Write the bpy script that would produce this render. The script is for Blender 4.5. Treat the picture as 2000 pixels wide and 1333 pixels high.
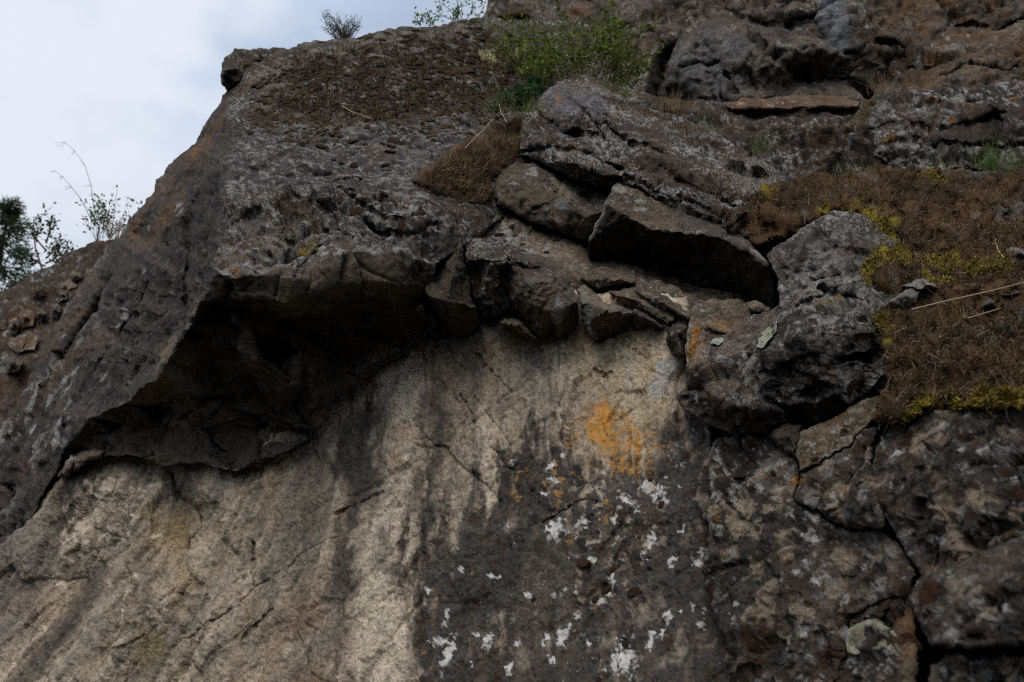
import bpy, math, random
import numpy as np
from mathutils import Vector, Matrix
from mathutils.geometry import delaunay_2d_cdt

for o in list(bpy.data.objects):
    bpy.data.objects.remove(o)
scn = bpy.context.scene
COL = scn.collection
random.seed(11)
RNG = np.random.RandomState(5)

# ------------------------------------------------------------------ camera
PITCH = math.radians(28.0)
CAM = np.array([0.0, 0.0, 1.5])
FPX = 2000 * 35.0 / 36.0
cd = bpy.data.cameras.new('camera')
cd.sensor_width = 36.0
cd.lens = 35.0
cd.clip_start = 0.05
cd.clip_end = 2000.0
cd.dof.use_dof = True
cd.dof.focus_distance = 4.55
cd.dof.aperture_fstop = 2.8
cam = bpy.data.objects.new('camera', cd)
cam.location = CAM
cam.rotation_euler = (math.radians(90) + PITCH, 0, 0)
COL.objects.link(cam)
scn.camera = cam

# ------------------------------------------------------------------ light
SUN_EL, SUN_AZ = math.radians(44), math.radians(195)   # azimuth measured clockwise from +Y
w = bpy.data.worlds.new('World')
scn.world = w
w.use_nodes = True
nt = w.node_tree
nt.nodes.clear()
wo = nt.nodes.new('ShaderNodeOutputWorld')
bg = nt.nodes.new('ShaderNodeBackground')
bg.inputs['Strength'].default_value = 0.1
sky = nt.nodes.new('ShaderNodeTexSky')
sky.sky_type = 'NISHITA'
sky.sun_disc = False
sky.sun_elevation = SUN_EL
sky.sun_rotation = SUN_AZ
tc = nt.nodes.new('ShaderNodeTexCoord')
mp = nt.nodes.new('ShaderNodeMapping')
mp.inputs['Scale'].default_value = (1.0, 1.0, 1.9)
mp.inputs['Location'].default_value = (0.35, 0.1, 0.2)
n1 = nt.nodes.new('ShaderNodeTexNoise')
n1.inputs['Scale'].default_value = 2.1
n1.inputs['Detail'].default_value = 5.0
n1.inputs['Roughness'].default_value = 0.45
n1.inputs['Distortion'].default_value = 0.35
n2 = nt.nodes.new('ShaderNodeTexNoise')
n2.inputs['Scale'].default_value = 4.6
n2.inputs['Detail'].default_value = 4.0
n2.inputs['Roughness'].default_value = 0.5
mr = nt.nodes.new('ShaderNodeMapRange')
mr.interpolation_type = 'SMOOTHSTEP'
mr.inputs['From Min'].default_value = 0.28
mr.inputs['From Max'].default_value = 0.56
mr.inputs['To Min'].default_value = 0.62
mr.inputs['To Max'].default_value = 1.0
cc = nt.nodes.new('ShaderNodeMix')
cc.data_type = 'RGBA'
cc.inputs[6].default_value = (5.2, 6.25, 8.0, 1)
cc.inputs[7].default_value = (7.9, 8.4, 9.3, 1)
mx = nt.nodes.new('ShaderNodeMix')
mx.data_type = 'RGBA'
L = nt.links.new
L(tc.outputs['Generated'], mp.inputs['Vector'])
L(mp.outputs['Vector'], n1.inputs['Vector'])
L(mp.outputs['Vector'], n2.inputs['Vector'])
L(n1.outputs['Fac'], mr.inputs['Value'])
mr2 = nt.nodes.new('ShaderNodeMapRange')
mr2.interpolation_type = 'SMOOTHSTEP'
mr2.inputs['From Min'].default_value = 0.38
mr2.inputs['From Max'].default_value = 0.62
L(n2.outputs['Fac'], mr2.inputs['Value'])
L(mr2.outputs['Result'], cc.inputs[0])
L(mr.outputs['Result'], mx.inputs[0])
L(sky.outputs['Color'], mx.inputs[6])
L(cc.outputs[2], mx.inputs[7])
L(mx.outputs[2], bg.inputs['Color'])
L(bg.outputs['Background'], wo.inputs['Surface'])

sd_ = bpy.data.lights.new('sun', 'SUN')
sd_.energy = 1.9
sd_.angle = math.radians(40)
sd_.color = (1.0, 0.92, 0.82)
sun = bpy.data.objects.new('sun', sd_)
sdir = Vector((math.sin(SUN_AZ) * math.cos(SUN_EL), math.cos(SUN_AZ) * math.cos(SUN_EL), math.sin(SUN_EL)))
sun.rotation_euler = sdir.to_track_quat('Z', 'Y').to_euler()
sun.location = sdir * 30
COL.objects.link(sun)

vs = scn.view_settings
vs.view_transform = 'Standard'
vs.look = 'None'
vs.exposure = 0.0
vs.gamma = 1.0
vs.use_curve_mapping = False
scn.cycles.use_denoising = False
scn.cycles.filter_width = 1.1
scn.cycles.max_bounces = 5
scn.cycles.diffuse_bounces = 3

# ------------------------------------------------------------------ maths
SP, CP = math.sin(PITCH), math.cos(PITCH)


def rays(px, py):
    xc = (np.asarray(px, float) - 1000.0) / FPX
    yc = -(np.asarray(py, float) - 666.5) / FPX
    return np.stack([xc, CP - SP * yc, SP + CP * yc], -1)


def at(px, py, Y):
    r = rays(px, py)
    return CAM + r * (np.asarray(Y) / r[..., 1])[..., None]


def sm(a, b, x):
    t = np.clip((x - a) / (b - a), 0, 1)
    return t * t * (3 - 2 * t)


_g = RNG.normal(size=(512, 3)).astype(np.float32)
_g /= np.linalg.norm(_g, axis=1)[:, None]
GX, GY, GZ = _g[:, 0].copy(), _g[:, 1].copy(), _g[:, 2].copy()
JT = RNG.rand(2048, 4).astype(np.float32)


def _hash(ix, iy, iz, s):
    h = ix * np.uint32(374761393) + iy * np.uint32(668265263) + iz * np.uint32(2246822519) + np.uint32((s * 3266489917) & 0xffffffff)
    h = (h ^ (h >> np.uint32(13))) * np.uint32(1274126177)
    return h ^ (h >> np.uint32(16))


def gn(p, seed=0):
    p = np.asarray(p, np.float32)
    fl = np.floor(p)
    f = p - fl
    i = fl.astype(np.int64).astype(np.uint32)
    u = f * f * f * (f * (f * 6 - 15) + 10)
    out = np.zeros(len(p), np.float32)
    for dx in (0, 1):
        wx = u[:, 0] if dx else 1 - u[:, 0]
        for dy in (0, 1):
            wy = wx * (u[:, 1] if dy else 1 - u[:, 1])
            for dz in (0, 1):
                h = _hash(i[:, 0] + np.uint32(dx), i[:, 1] + np.uint32(dy), i[:, 2] + np.uint32(dz), seed) & np.uint32(511)
                wz = wy * (u[:, 2] if dz else 1 - u[:, 2])
                out += wz * ((f[:, 0] - dx) * GX[h] + (f[:, 1] - dy) * GY[h] + (f[:, 2] - dz) * GZ[h])
    return out * 1.7


def fb(P, s=1.0, o=4, seed=0, g=0.5):
    out, a, t = 0, 1.0, 0.0
    q = np.asarray(P, np.float32) * np.float32(s)
    for k in range(o):
        out = out + a * gn(q, seed + 17 * k)
        t += a
        a *= g
        q = q * np.float32(2.03) + np.float32(3.7)
    return out / t * 1.5


def ridged(P, s, o=3, seed=0):
    out, a, t = 0, 1.0, 0.0
    q = np.asarray(P, np.float32) * np.float32(s)
    for k in range(o):
        out = out + a * (1 - np.abs(gn(q, seed + 13 * k)) * 1.6)
        t += a
        a *= .5
        q = q * np.float32(2.1)
    return out / t


def cell(P, s, seed=0):
    """F1, F2, a random number of the nearest cell, and a facet height (a random plane per cell)."""
    p = np.asarray(P, np.float32) * np.asarray(s, np.float32)
    fl = np.floor(p)
    i = fl.astype(np.int64).astype(np.uint32)
    f = p - fl
    n = len(p)
    F1 = np.full(n, 9, np.float32)
    F2 = np.full(n, 9, np.float32)
    ID = np.zeros(n, np.uint32)
    fac = np.zeros(n, np.float32)
    for dx in (-1, 0, 1):
        for dy in (-1, 0, 1):
            for dz in (-1, 0, 1):
                h = _hash(i[:, 0] + np.uint32(dx & 0xffffffff), i[:, 1] + np.uint32(dy & 0xffffffff), i[:, 2] + np.uint32(dz & 0xffffffff), seed) & np.uint32(2047)
                j = JT[h]
                ax = f[:, 0] - dx - j[:, 0]
                ay = f[:, 1] - dy - j[:, 1]
                az = f[:, 2] - dz - j[:, 2]
                d = np.sqrt(ax * ax + ay * ay + az * az)
                m = d < F1
                F2 = np.where(m, F1, np.minimum(F2, d))
                F1 = np.where(m, d, F1)
                g = h & np.uint32(511)
                fac = np.where(m, ax * GX[g] + ay * GY[g] + az * GZ[g], fac)
                ID = np.where(m, h, ID)
    return F1, F2, JT[ID, 3], fac


def seg_dist(x, y, poly, closed=True):
    """distance to the polyline and (closed) inside test."""
    p = np.asarray(poly, float)[:, :2]
    n = len(p)
    d = np.full(x.shape, 1e9)
    ins = np.zeros(x.shape, bool)
    for k in range(n if closed else n - 1):
        ax, ay = p[k]
        bx, by = p[(k + 1) % n]
        ex, ey = bx - ax, by - ay
        t = np.clip(((x - ax) * ex + (y - ay) * ey) / (ex * ex + ey * ey + 1e-9), 0, 1)
        d = np.minimum(d, (x - ax - t * ex) ** 2 + (y - ay - t * ey) ** 2)
        if closed:
            c = (ay > y) != (by > y)
            with np.errstate(divide='ignore', invalid='ignore'):
                xi = ax + (y - ay) * ex / (ey if ey else 1e-9)
            ins ^= c & (x < xi)
    return np.sqrt(d), ins


def sdf(x, y, poly):
    d, ins = seg_dist(x, y, poly)
    return np.where(ins, d, -d)


def rbf(ctrl, qx, qy):
    c = np.asarray(ctrl, float)
    n = len(c)
    A = np.zeros((n + 3, n + 3))
    X = c[:, :2] / 1000
    A[:n, :n] = np.sqrt(((X[:, None] - X[None]) ** 2).sum(-1))
    A[:n, n] = 1
    A[:n, n + 1:] = X
    A[n:, :n] = A[:n, n:].T
    A[:n, :n] += np.eye(n) * 1e-6
    wt = np.linalg.solve(A, np.concatenate([c[:, 2], [0, 0, 0]]))
    q = np.stack([np.asarray(qx, float), np.asarray(qy, float)], -1) / 1000
    r = np.sqrt(((q[:, None] - X[None]) ** 2).sum(-1))
    return r @ wt[:n] + wt[n] + q @ wt[n + 1:]


def y2inv(x, y, Y):
    r = rays(x, y)
    return r[..., 1] / np.asarray(Y)


def warp(x, y, amp=1.0):
    z = np.zeros_like(x)
    a = np.stack([x, y, z], -1)
    wx = 5.0 * gn(a / 75 + 11.3, 91) + 4.0 * gn(a / 30 + 5.1, 92) + 2.6 * gn(a / 12, 93) + 1.2 * gn(a / 6, 98)
    wy = 5.0 * gn(a / 75 + 31.3, 94) + 4.0 * gn(a / 30 + 25.1, 95) + 2.6 * gn(a / 12, 96) + 1.2 * gn(a / 6, 99)
    return amp * wx, amp * wy


# ------------------------------------------------------------------ materials
def new_mat(name):
    m = bpy.data.materials.new(name)
    m.use_nodes = True
    t = m.node_tree
    b = t.nodes['Principled BSDF']
    b.inputs['Specular IOR Level'].default_value = 0.06
    b.inputs['Roughness'].default_value = 0.9
    return m, t, b


def rock_mat(name, grain=130.0, contrast=0.5, bump=0.6, speck=85.0, dist=0.006, dashes=False):
    m, t, b = new_mat(name)
    N, K = t.nodes.new, t.links.new
    co = N('ShaderNodeTexCoord')
    at_ = N('ShaderNodeAttribute')
    at_.attribute_name = 'Col'
    a = N('ShaderNodeTexNoise')
    a.inputs['Scale'].default_value = grain
    a.inputs['Detail'].default_value = 5
    a.inputs['Roughness'].default_value = 0.7
    c = N('ShaderNodeTexNoise')
    c.inputs['Scale'].default_value = grain * 0.16
    c.inputs['Detail'].default_value = 6
    c.inputs['Roughness'].default_value = 0.62
    K(co.outputs['Object'], a.inputs['Vector'])
    K(co.outputs['Object'], c.inputs['Vector'])
    r1 = N('ShaderNodeMapRange')
    r1.inputs['From Min'].default_value = 0.3
    r1.inputs['From Max'].default_value = 0.7
    r1.inputs['To Min'].default_value = 1 - contrast
    r1.inputs['To Max'].default_value = 1 + contrast
    K(a.outputs['Fac'], r1.inputs['Value'])
    r2 = N('ShaderNodeMapRange')
    r2.inputs['From Min'].default_value = 0.3
    r2.inputs['From Max'].default_value = 0.7
    r2.inputs['To Min'].default_value = 1 - contrast * .7
    r2.inputs['To Max'].default_value = 1 + contrast * .7
    K(c.outputs['Fac'], r2.inputs['Value'])
    mu = N('ShaderNodeMath')
    mu.operation = 'MULTIPLY'
    K(r1.outputs['Result'], mu.inputs[0])
    K(r2.outputs['Result'], mu.inputs[1])
    vm = N('ShaderNodeVectorMath')
    vm.operation = 'SCALE'
    K(at_.outputs['Color'], vm.inputs[0])
    K(mu.outputs['Value'], vm.inputs['Scale'])
    # fine pale lichen crumbs, as many as the alpha of Col asks for
    s = N('ShaderNodeTexNoise')
    s.inputs['Scale'].default_value = speck
    s.inputs['Detail'].default_value = 4
    s.inputs['Roughness'].default_value = 0.6
    K(co.outputs['Object'], s.inputs['Vector'])
    ad = N('ShaderNodeMath')
    ad.operation = 'MULTIPLY_ADD'
    ad.inputs[1].default_value = 0.21
    K(at_.outputs['Alpha'], ad.inputs[0])
    K(s.outputs['Fac'], ad.inputs[2])
    r3 = N('ShaderNodeMapRange')
    r3.inputs['From Min'].default_value = 0.70
    r3.inputs['From Max'].default_value = 0.76
    K(ad.outputs['Value'], r3.inputs['Value'])
    mxn = N('ShaderNodeMix')
    mxn.data_type = 'RGBA'
    mxn.inputs[7].default_value = (0.42, 0.395, 0.35, 1)
    K(r3.outputs['Result'], mxn.inputs[0])
    K(vm.outputs['Vector'], mxn.inputs[6])
    K(mxn.outputs[2], b.inputs['Base Color'])
    sb = N('ShaderNodeMath')
    sb.operation = 'ADD'
    K(a.outputs['Fac'], sb.inputs[0])
    m3 = N('ShaderNodeMath')
    m3.operation = 'MULTIPLY'
    m3.inputs[1].default_value = 2.4
    K(c.outputs['Fac'], m3.inputs[0])
    K(m3.outputs['Value'], sb.inputs[1])
    bp = N('ShaderNodeBump')
    bp.inputs['Strength'].default_value = bump
    bp.inputs['Distance'].default_value = dist
    K(sb.outputs['Value'], bp.inputs['Height'])
    K(bp.outputs['Normal'], b.inputs['Normal'])
    return m


def plant_mat(name, rough=0.7, transl=0.0, bump=0.0):
    m, t, b = new_mat(name)
    b.inputs['Roughness'].default_value = rough
    at_ = t.nodes.new('ShaderNodeAttribute')
    at_.attribute_name = 'Col'
    t.links.new(at_.outputs['Color'], b.inputs['Base Color'])
    if bump:
        n = t.nodes.new('ShaderNodeTexNoise')
        n.inputs['Scale'].default_value = 160
        n.inputs['Detail'].default_value = 4
        co = t.nodes.new('ShaderNodeTexCoord')
        t.links.new(co.outputs['Object'], n.inputs['Vector'])
        bp = t.nodes.new('ShaderNodeBump')
        bp.inputs['Strength'].default_value = bump
        bp.inputs['Distance'].default_value = 0.01
        t.links.new(n.outputs['Fac'], bp.inputs['Height'])
        t.links.new(bp.outputs['Normal'], b.inputs['Normal'])
        vm = t.nodes.new('ShaderNodeVectorMath')
        vm.operation = 'SCALE'
        r = t.nodes.new('ShaderNodeMapRange')
        r.inputs['From Min'].default_value = 0.3
        r.inputs['From Max'].default_value = 0.7
        r.inputs['To Min'].default_value = 0.4
        r.inputs['To Max'].default_value = 1.6
        t.links.new(n.outputs['Fac'], r.inputs['Value'])
        t.links.new(at_.outputs['Color'], vm.inputs[0])
        t.links.new(r.outputs['Result'], vm.inputs['Scale'])
        t.links.new(vm.outputs['Vector'], b.inputs['Base Color'])
    if transl:
        tr = t.nodes.new('ShaderNodeBsdfTranslucent')
        mxs = t.nodes.new('ShaderNodeMixShader')
        mxs.inputs['Fac'].default_value = transl
        t.links.new(at_.outputs['Color'], tr.inputs['Color'])
        out = t.nodes['Material Output']
        t.links.new(b.outputs['BSDF'], mxs.inputs[1])
        t.links.new(tr.outputs['BSDF'], mxs.inputs[2])
        t.links.new(mxs.outputs['Shader'], out.inputs['Surface'])
    return m


M_ROCK = rock_mat('weathered_rock', 170, 0.62, 1.0, 95, 0.020)
M_WALL = rock_mat('bare_rock', 230, 0.40, 0.9, 120, 0.005)
M_FAR = rock_mat('distant_rock', 95, 0.62, 1.0, 60, 0.034)
M_MOSS = plant_mat('moss', 0.95, 0.0, 0.8)
M_PLANT = plant_mat('leaf', 0.6, 0.35)
M_STEM = plant_mat('stem', 0.85)

# colours (true albedo)
c3 = lambda *a: np.array(a, np.float32)
TAN, TAN2, GTAN = c3(.45, .37, .27), c3(.66, .575, .455), c3(.34, .295, .235)
DARK, CHAR = c3(.060, .053, .048), c3(.043, .039, .037)
BRN, PURP, GREY = c3(.14, .108, .082), c3(.125, .112, .113), c3(.19, .182, .175)
WHITE, CREAM, ORANGE, RUST = c3(.62, .61, .58), c3(.40, .32, .235), c3(.52, .23, .035), c3(.3, .135, .06)
OLIVE, MOSSB, YELM = c3(.055, .046, .022), c3(.075, .050, .032), c3(.23, .17, .028)
GREENL = c3(.44, .46, .33)
BLUEG = c3(.34, .36, .38)


def lay(C, colr, m):
    m = np.asarray(m)[:, None]
    C[:, :3] = C[:, :3] * (1 - m) + np.asarray(colr) * m


def spots(P, s, prob, r, seed, edge=.05, rag=.3):
    F1, F2, idn, _ = cell(P, s, seed)
    rr = r * (0.55 + 0.9 * ((idn * 7.31) % 1.0))
    return (idn < prob) * sm(rr + edge, rr - edge, F1 + rag * gn(np.asarray(P) * s * 3.1, seed + 3) * r * 2)


def polym(Q, poly, soft=12):
    return sm(-soft, soft, sdf(Q[0], Q[1], poly))


def linem(Q, poly, wdt):
    d, _ = seg_dist(Q[0], Q[1], poly, False)
    return np.exp(-(d / wdt) ** 2)


def blob(Q, x, y, rx, ry, rot=0, soft=.25, rag=.45, k=18.0):
    out = np.zeros(len(Q[0]), np.float32)
    R = max(rx, ry) * 1.9 + 4
    i = np.where((abs(Q[0] - x) < R) & (abs(Q[1] - y) < R))[0]
    if len(i) == 0:
        return out
    dx, dy = Q[0][i] - x, Q[1][i] - y
    c, s = math.cos(rot), math.sin(rot)
    e = np.sqrt(((dx * c + dy * s) / rx) ** 2 + ((-dx * s + dy * c) / ry) ** 2)
    a = np.stack([Q[0][i], Q[1][i], np.full(len(i), x * .37)], -1)
    e = e + rag * (gn(a / k, 5) + .6 * gn(a / (k * .4), 6) + .3 * gn(a / 4, 7))
    out[i] = sm(1 + soft, 1 - soft, e)
    return out


# ------------------------------------------------------------------ linking
def tag(o, label=None, cat=None, group=None, kind=None):
    if label: o['label'] = label
    if cat: o['category'] = cat
    if group: o['group'] = group
    if kind: o['kind'] = kind
    return o


def mesh_obj(name, V, faces_flat, loop_tot, colr, mat, parent=None, smooth=True):
    V = np.asarray(V, np.float32)
    me = bpy.data.meshes.new(name)
    nl = len(faces_flat)
    npoly = len(loop_tot)
    me.vertices.add(len(V))
    me.vertices.foreach_set('co', V.ravel())
    me.loops.add(nl)
    me.loops.foreach_set('vertex_index', np.asarray(faces_flat, np.int32))
    me.polygons.add(npoly)
    lt = np.asarray(loop_tot, np.int32)
    me.polygons.foreach_set('loop_start', np.concatenate([[0], np.cumsum(lt)[:-1]]).astype(np.int32))
    me.polygons.foreach_set('use_smooth', np.full(npoly, smooth))
    me.update(calc_edges=True)
    if colr is not None:
        at_ = me.attributes.new('Col', 'FLOAT_COLOR', 'POINT')
        c = np.ones((len(V), 4), np.float32)
        c[:, :colr.shape[1]] = colr
        at_.data.foreach_set('color', c.ravel())
    me.materials.append(mat)
    me.validate()
    o = bpy.data.objects.new(name, me)
    COL.objects.link(o)
    if parent is not None:
        o.parent = parent
    return o


REG = {}
DEPTH_CACHE = {}


def coarse(outline, creases, pts):
    """all control vertices of a rock with their horizontal distance, and the constraint edges"""
    vs_, es = [], []

    def add(p):
        vs_.append(p)
        return len(vs_) - 1
    io = [add(p) for p in outline]
    es += [(io[k], io[(k + 1) % len(io)]) for k in range(len(io))]
    for c in creases:
        ic = [add(p) for p in c]
        es += list(zip(ic[:-1], ic[1:]))
    for p in pts:
        add(p)
    return vs_, es


def relief(name, outline, creases=(), pts=(), step=3.0, thick=.6, rim=(9, .03), wamp=1.0, soft=1.1,
           hfun=None, cfun=None, mat=None, parent=None, grooves=(), Yoff=0.0, cex=0.0, ysq=None, clamp=(-46, -46, 2046, 1379)):
    if ysq:
        sq = lambda L_: [tuple(a_[:2]) + ((ysq[0] + (a_[2] - ysq[0]) * ysq[1],) if len(a_) > 2 else ()) for a_ in L_]
        outline, creases, pts = sq(outline), [sq(c_) for c_ in creases], sq(pts)
    creases = [[(a_[0], a_[1], a_[2] - cex) for a_ in c_] for c_ in creases] if cex else creases
    vs_, es = coarse(outline, creases, pts)
    given = [(p[0], p[1], p[2]) for p in vs_ if len(p) > 2]
    xs = np.array([p[0] for p in vs_], float)
    ys = np.array([p[1] for p in vs_], float)
    Yr = rbf(given, xs, ys)
    Y = np.array([p[2] if len(p) > 2 else Yr[k] for k, p in enumerate(vs_)])
    o = np.asarray([p[:2] for p in outline], float)
    x0, y0 = o.min(0) - 14
    x1, y1 = o.max(0) + 14
    x0, y0, x1, y1 = max(x0, clamp[0]), max(y0, clamp[1]), min(x1, clamp[2]), min(y1, clamp[3])
    m = 60
    cx = np.array([x0 - m, x1 + m, x1 + m, x0 - m, (x0 + x1) / 2, (x0 + x1) / 2, x0 - m, x1 + m])
    cy = np.array([y0 - m, y0 - m, y1 + m, y1 + m, y0 - m, y1 + m, (y0 + y1) / 2, (y0 + y1) / 2])
    xs, ys = np.concatenate([xs, cx]), np.concatenate([ys, cy])
    lo, hi = Y.min(), Y.max()
    Y = np.concatenate([Y, np.clip(rbf(given, cx, cy), lo * .9, hi * 1.1)])
    inv = y2inv(xs, ys, Y + Yoff)
    rv, re, rf, ov, _, _ = delaunay_2d_cdt([Vector((a, b)) for a, b in zip(xs, ys)], es, [], 0, 1e-4)
    rinv = []
    for k, v in enumerate(rv):
        if ov[k]:
            rinv.append(inv[ov[k][0]])
        else:                       # crossing of two creases
            j = np.argsort((xs - v.x) ** 2 + (ys - v.y) ** 2)[:2]
            rinv.append(inv[j].mean())
    rinv = np.array(rinv)
    rp = np.array([(v.x, v.y) for v in rv])
    gx = np.arange(x0, x1 + step, step)
    gy = np.arange(y0, y1 + step, step)
    X, Yg = np.meshgrid(gx, gy)
    sh = X.shape
    x, y = X.ravel(), Yg.ravel()
    wx, wy = warp(x, y, wamp)
    qx, qy = x + wx, y + wy
    s = sdf(qx, qy, o)
    # snap the ring just outside onto the outline
    S = s.reshape(sh)
    gyy, gxx = np.gradient(S, step)
    gl = np.sqrt(gxx ** 2 + gyy ** 2) + 1e-6
    out = (s < 0) & (s > -1.6 * step)
    ax, ay = (gxx / gl ** 2).ravel(), (gyy / gl ** 2).ravel()
    mv = np.where(out, np.clip(-s, 0, 2 * step), 0)
    ax, ay = np.clip(ax, -1.5, 1.5), np.clip(ay, -1.5, 1.5)
    x = x + mv * ax
    y = y + mv * ay
    qx, qy = qx + mv * ax, qy + mv * ay
    keep = s > -1.6 * step
    idv = np.full(len(x), np.nan)
    for tri in rf:
        if len(tri) != 3:
            continue
        a, b, c = rp[tri[0]], rp[tri[1]], rp[tri[2]]
        bb0, bb1 = np.minimum(np.minimum(a, b), c) - .01, np.maximum(np.maximum(a, b), c) + .01
        cand = np.where((qx >= bb0[0]) & (qx <= bb1[0]) & (qy >= bb0[1]) & (qy <= bb1[1]))[0]
        if not len(cand):
            continue
        d = (b[1] - c[1]) * (a[0] - c[0]) + (c[0] - b[0]) * (a[1] - c[1])
        if abs(d) < 1e-9:
            continue
        l0 = ((b[1] - c[1]) * (qx[cand] - c[0]) + (c[0] - b[0]) * (qy[cand] - c[1])) / d
        l1 = ((c[1] - a[1]) * (qx[cand] - c[0]) + (a[0] - c[0]) * (qy[cand] - c[1])) / d
        l2 = 1 - l0 - l1
        k = (l0 > -1e-3) & (l1 > -1e-3) & (l2 > -1e-3)
        idv[cand[k]] = l0[k] * rinv[tri[0]] + l1[k] * rinv[tri[1]] + l2[k] * rinv[tri[2]]
    bad = np.isnan(idv)
    if bad.any():
        idv[bad] = np.interp(np.where(bad)[0], np.where(~bad)[0], idv[~bad])
    D = idv.reshape(sh)
    kk = max(1, int(round(soft / step * 2)))
    for _ in range(kk):
        Dp = np.pad(D, 1, mode='edge')
        D = (Dp[:-2, 1:-1] + Dp[2:, 1:-1] + Dp[1:-1, :-2] + Dp[1:-1, 2:] + 2 * D) / 6
    d = 1 / D.ravel()
    if rim[1]:
        t = np.clip(s / rim[0], 0, 1)
        d = d + rim[1] * (1 - np.sqrt(np.clip(1 - (1 - t) ** 2, 0, 1)))
    for g, gw, gd in grooves:
        d = d + gd * np.exp(-(seg_dist(qx, qy, g, False)[0] / gw) ** 2)
    R = rays(x, y)
    P0 = CAM + R * d[:, None]
    G = P0.reshape(sh + (3,))
    du = np.gradient(G, axis=1)
    dv = np.gradient(G, axis=0)
    Nn = np.cross(dv, du)
    Nn /= np.linalg.norm(Nn, axis=-1)[..., None] + 1e-9
    fl = (Nn * R.reshape(sh + (3,))).sum(-1) > 0
    Nn[fl] *= -1
    for _ in range(3):
        Np = np.pad(Nn, ((1, 1), (1, 1), (0, 0)), mode='edge')
        Nn = (Np[:-2, 1:-1] + Np[2:, 1:-1] + Np[1:-1, :-2] + Np[1:-1, 2:] + 2 * Nn) / 6
    Nn /= np.linalg.norm(Nn, axis=-1)[..., None] + 1e-9
    N = Nn.reshape(-1, 3)
    FPM = np.maximum(np.linalg.norm(du, axis=-1), np.linalg.norm(dv, axis=-1)).ravel()   # metres between neighbouring vertices
    idx = np.where(keep)[0]
    P = P0.copy()
    if hfun is not None:
        h = np.zeros(len(x))
        CUR['fp'] = np.maximum(FPM[idx], 1e-4)
        Rn = R / np.linalg.norm(R, axis=1)[:, None]
        cosv = np.abs((N * Rn).sum(1))
        CUR['cos'] = cosv[idx]
        CUR['disc'] = .45 + .55 * sm(.28, .6, cosv[idx])
        # broad undulation of the surface, flattened where it is seen at a glancing angle
        h[idx] = hfun(P0[idx], (qx[idx], qy[idx]), N[idx]) * np.clip(cosv[idx] * 4, .1, 1) * (.15 + .85 * sm(0, 14, s[idx]))
        P = P0 + N * h[:, None]
    G2 = P.reshape(sh + (3,))
    Nf = np.cross(np.gradient(G2, axis=0), np.gradient(G2, axis=1))
    Nf /= np.linalg.norm(Nf, axis=-1)[..., None] + 1e-9
    Nf = Nf.reshape(-1, 3)
    fl = (Nf * R).sum(1) > 0
    Nf[fl] *= -1
    C = np.zeros((len(x), 4), np.float32)
    C[idx] = cfun(P[idx], (qx[idx], qy[idx]), N[idx])
    # faces
    ii = np.arange(len(x)).reshape(sh)
    a, b, c_, d_ = ii[:-1, :-1].ravel(), ii[1:, :-1].ravel(), ii[1:, 1:].ravel(), ii[:-1, 1:].ravel()
    ok = keep[a] & keep[b] & keep[c_] & keep[d_]
    deep = np.where(s > -1e-3, 1, 0)
    ok &= (deep[a] + deep[b] + deep[c_] + deep[d_]) > 0
    F = np.stack([a, b, c_, d_], 1)[ok]
    used = np.zeros(len(x), bool)
    used[F.ravel()] = True
    remap = -np.ones(len(x), np.int64)
    remap[used] = np.arange(used.sum())
    F = remap[F]
    V = P[used]
    Cu = C[used]
    # skirt: the body of the rock goes back into the cliff
    E = np.concatenate([F[:, [0, 1]], F[:, [1, 2]], F[:, [2, 3]], F[:, [3, 0]]])
    n = len(V)
    key = E[:, 0] * n + E[:, 1]
    rev = E[:, 1] * n + E[:, 0]
    be = E[~np.isin(key, rev)]
    bv = np.unique(be)
    mp_ = -np.ones(n, np.int64)
    mp_[bv] = n + np.arange(len(bv))
    Ru = R[used][bv]
    Ru = Ru / np.linalg.norm(Ru, axis=1)[:, None]
    cen = V.mean(0)
    inw = (cen - V[bv])
    inw -= (inw * Ru).sum(1)[:, None] * Ru
    inw /= np.linalg.norm(inw, axis=1)[:, None] + 1e-9
    V2 = V[bv] + Ru * thick + inw * thick * .12
    SF = np.stack([be[:, 1], be[:, 0], mp_[be[:, 0]], mp_[be[:, 1]]], 1)
    VV = np.concatenate([V, V2])
    CC = np.concatenate([Cu, Cu[bv]])
    FF = np.concatenate([F, SF])
    ob = mesh_obj(name, VV, FF.ravel(), np.full(len(FF), 4), CC, mat or M_ROCK, parent)
    REG[ob.name] = dict(x0=x0, y0=y0, step=step, P=G2, N=Nf.reshape(sh + (3,)), S=S, sh=sh)
    return ob


def surf(reg, px, py):
    r = REG[reg]
    j = np.clip(np.round((np.asarray(px, float) - r['x0']) / r['step']).astype(int), 0, r['sh'][1] - 1)
    i = np.clip(np.round((np.asarray(py, float) - r['y0']) / r['step']).astype(int), 0, r['sh'][0] - 1)
    return r['P'][i, j], r['N'][i, j], r['S'][i, j] > 1


# displacement flavours --------------------------------------------------
def terrace(t, e=.16):
    f = np.floor(t)
    return f + sm(.5 - e, .5 + e, t - f)


CUR = {}


def att(f):
    """fade out relief that is finer than the mesh can carry"""
    return sm(1.6, 4.5, 1 / (f * CUR['fp']))


def lim(f, a, k=.30):
    """relief no steeper than the surface's angle to the mesh can carry"""
    return np.minimum(a, k * np.maximum(CUR['cos'], .1) / f)


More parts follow.
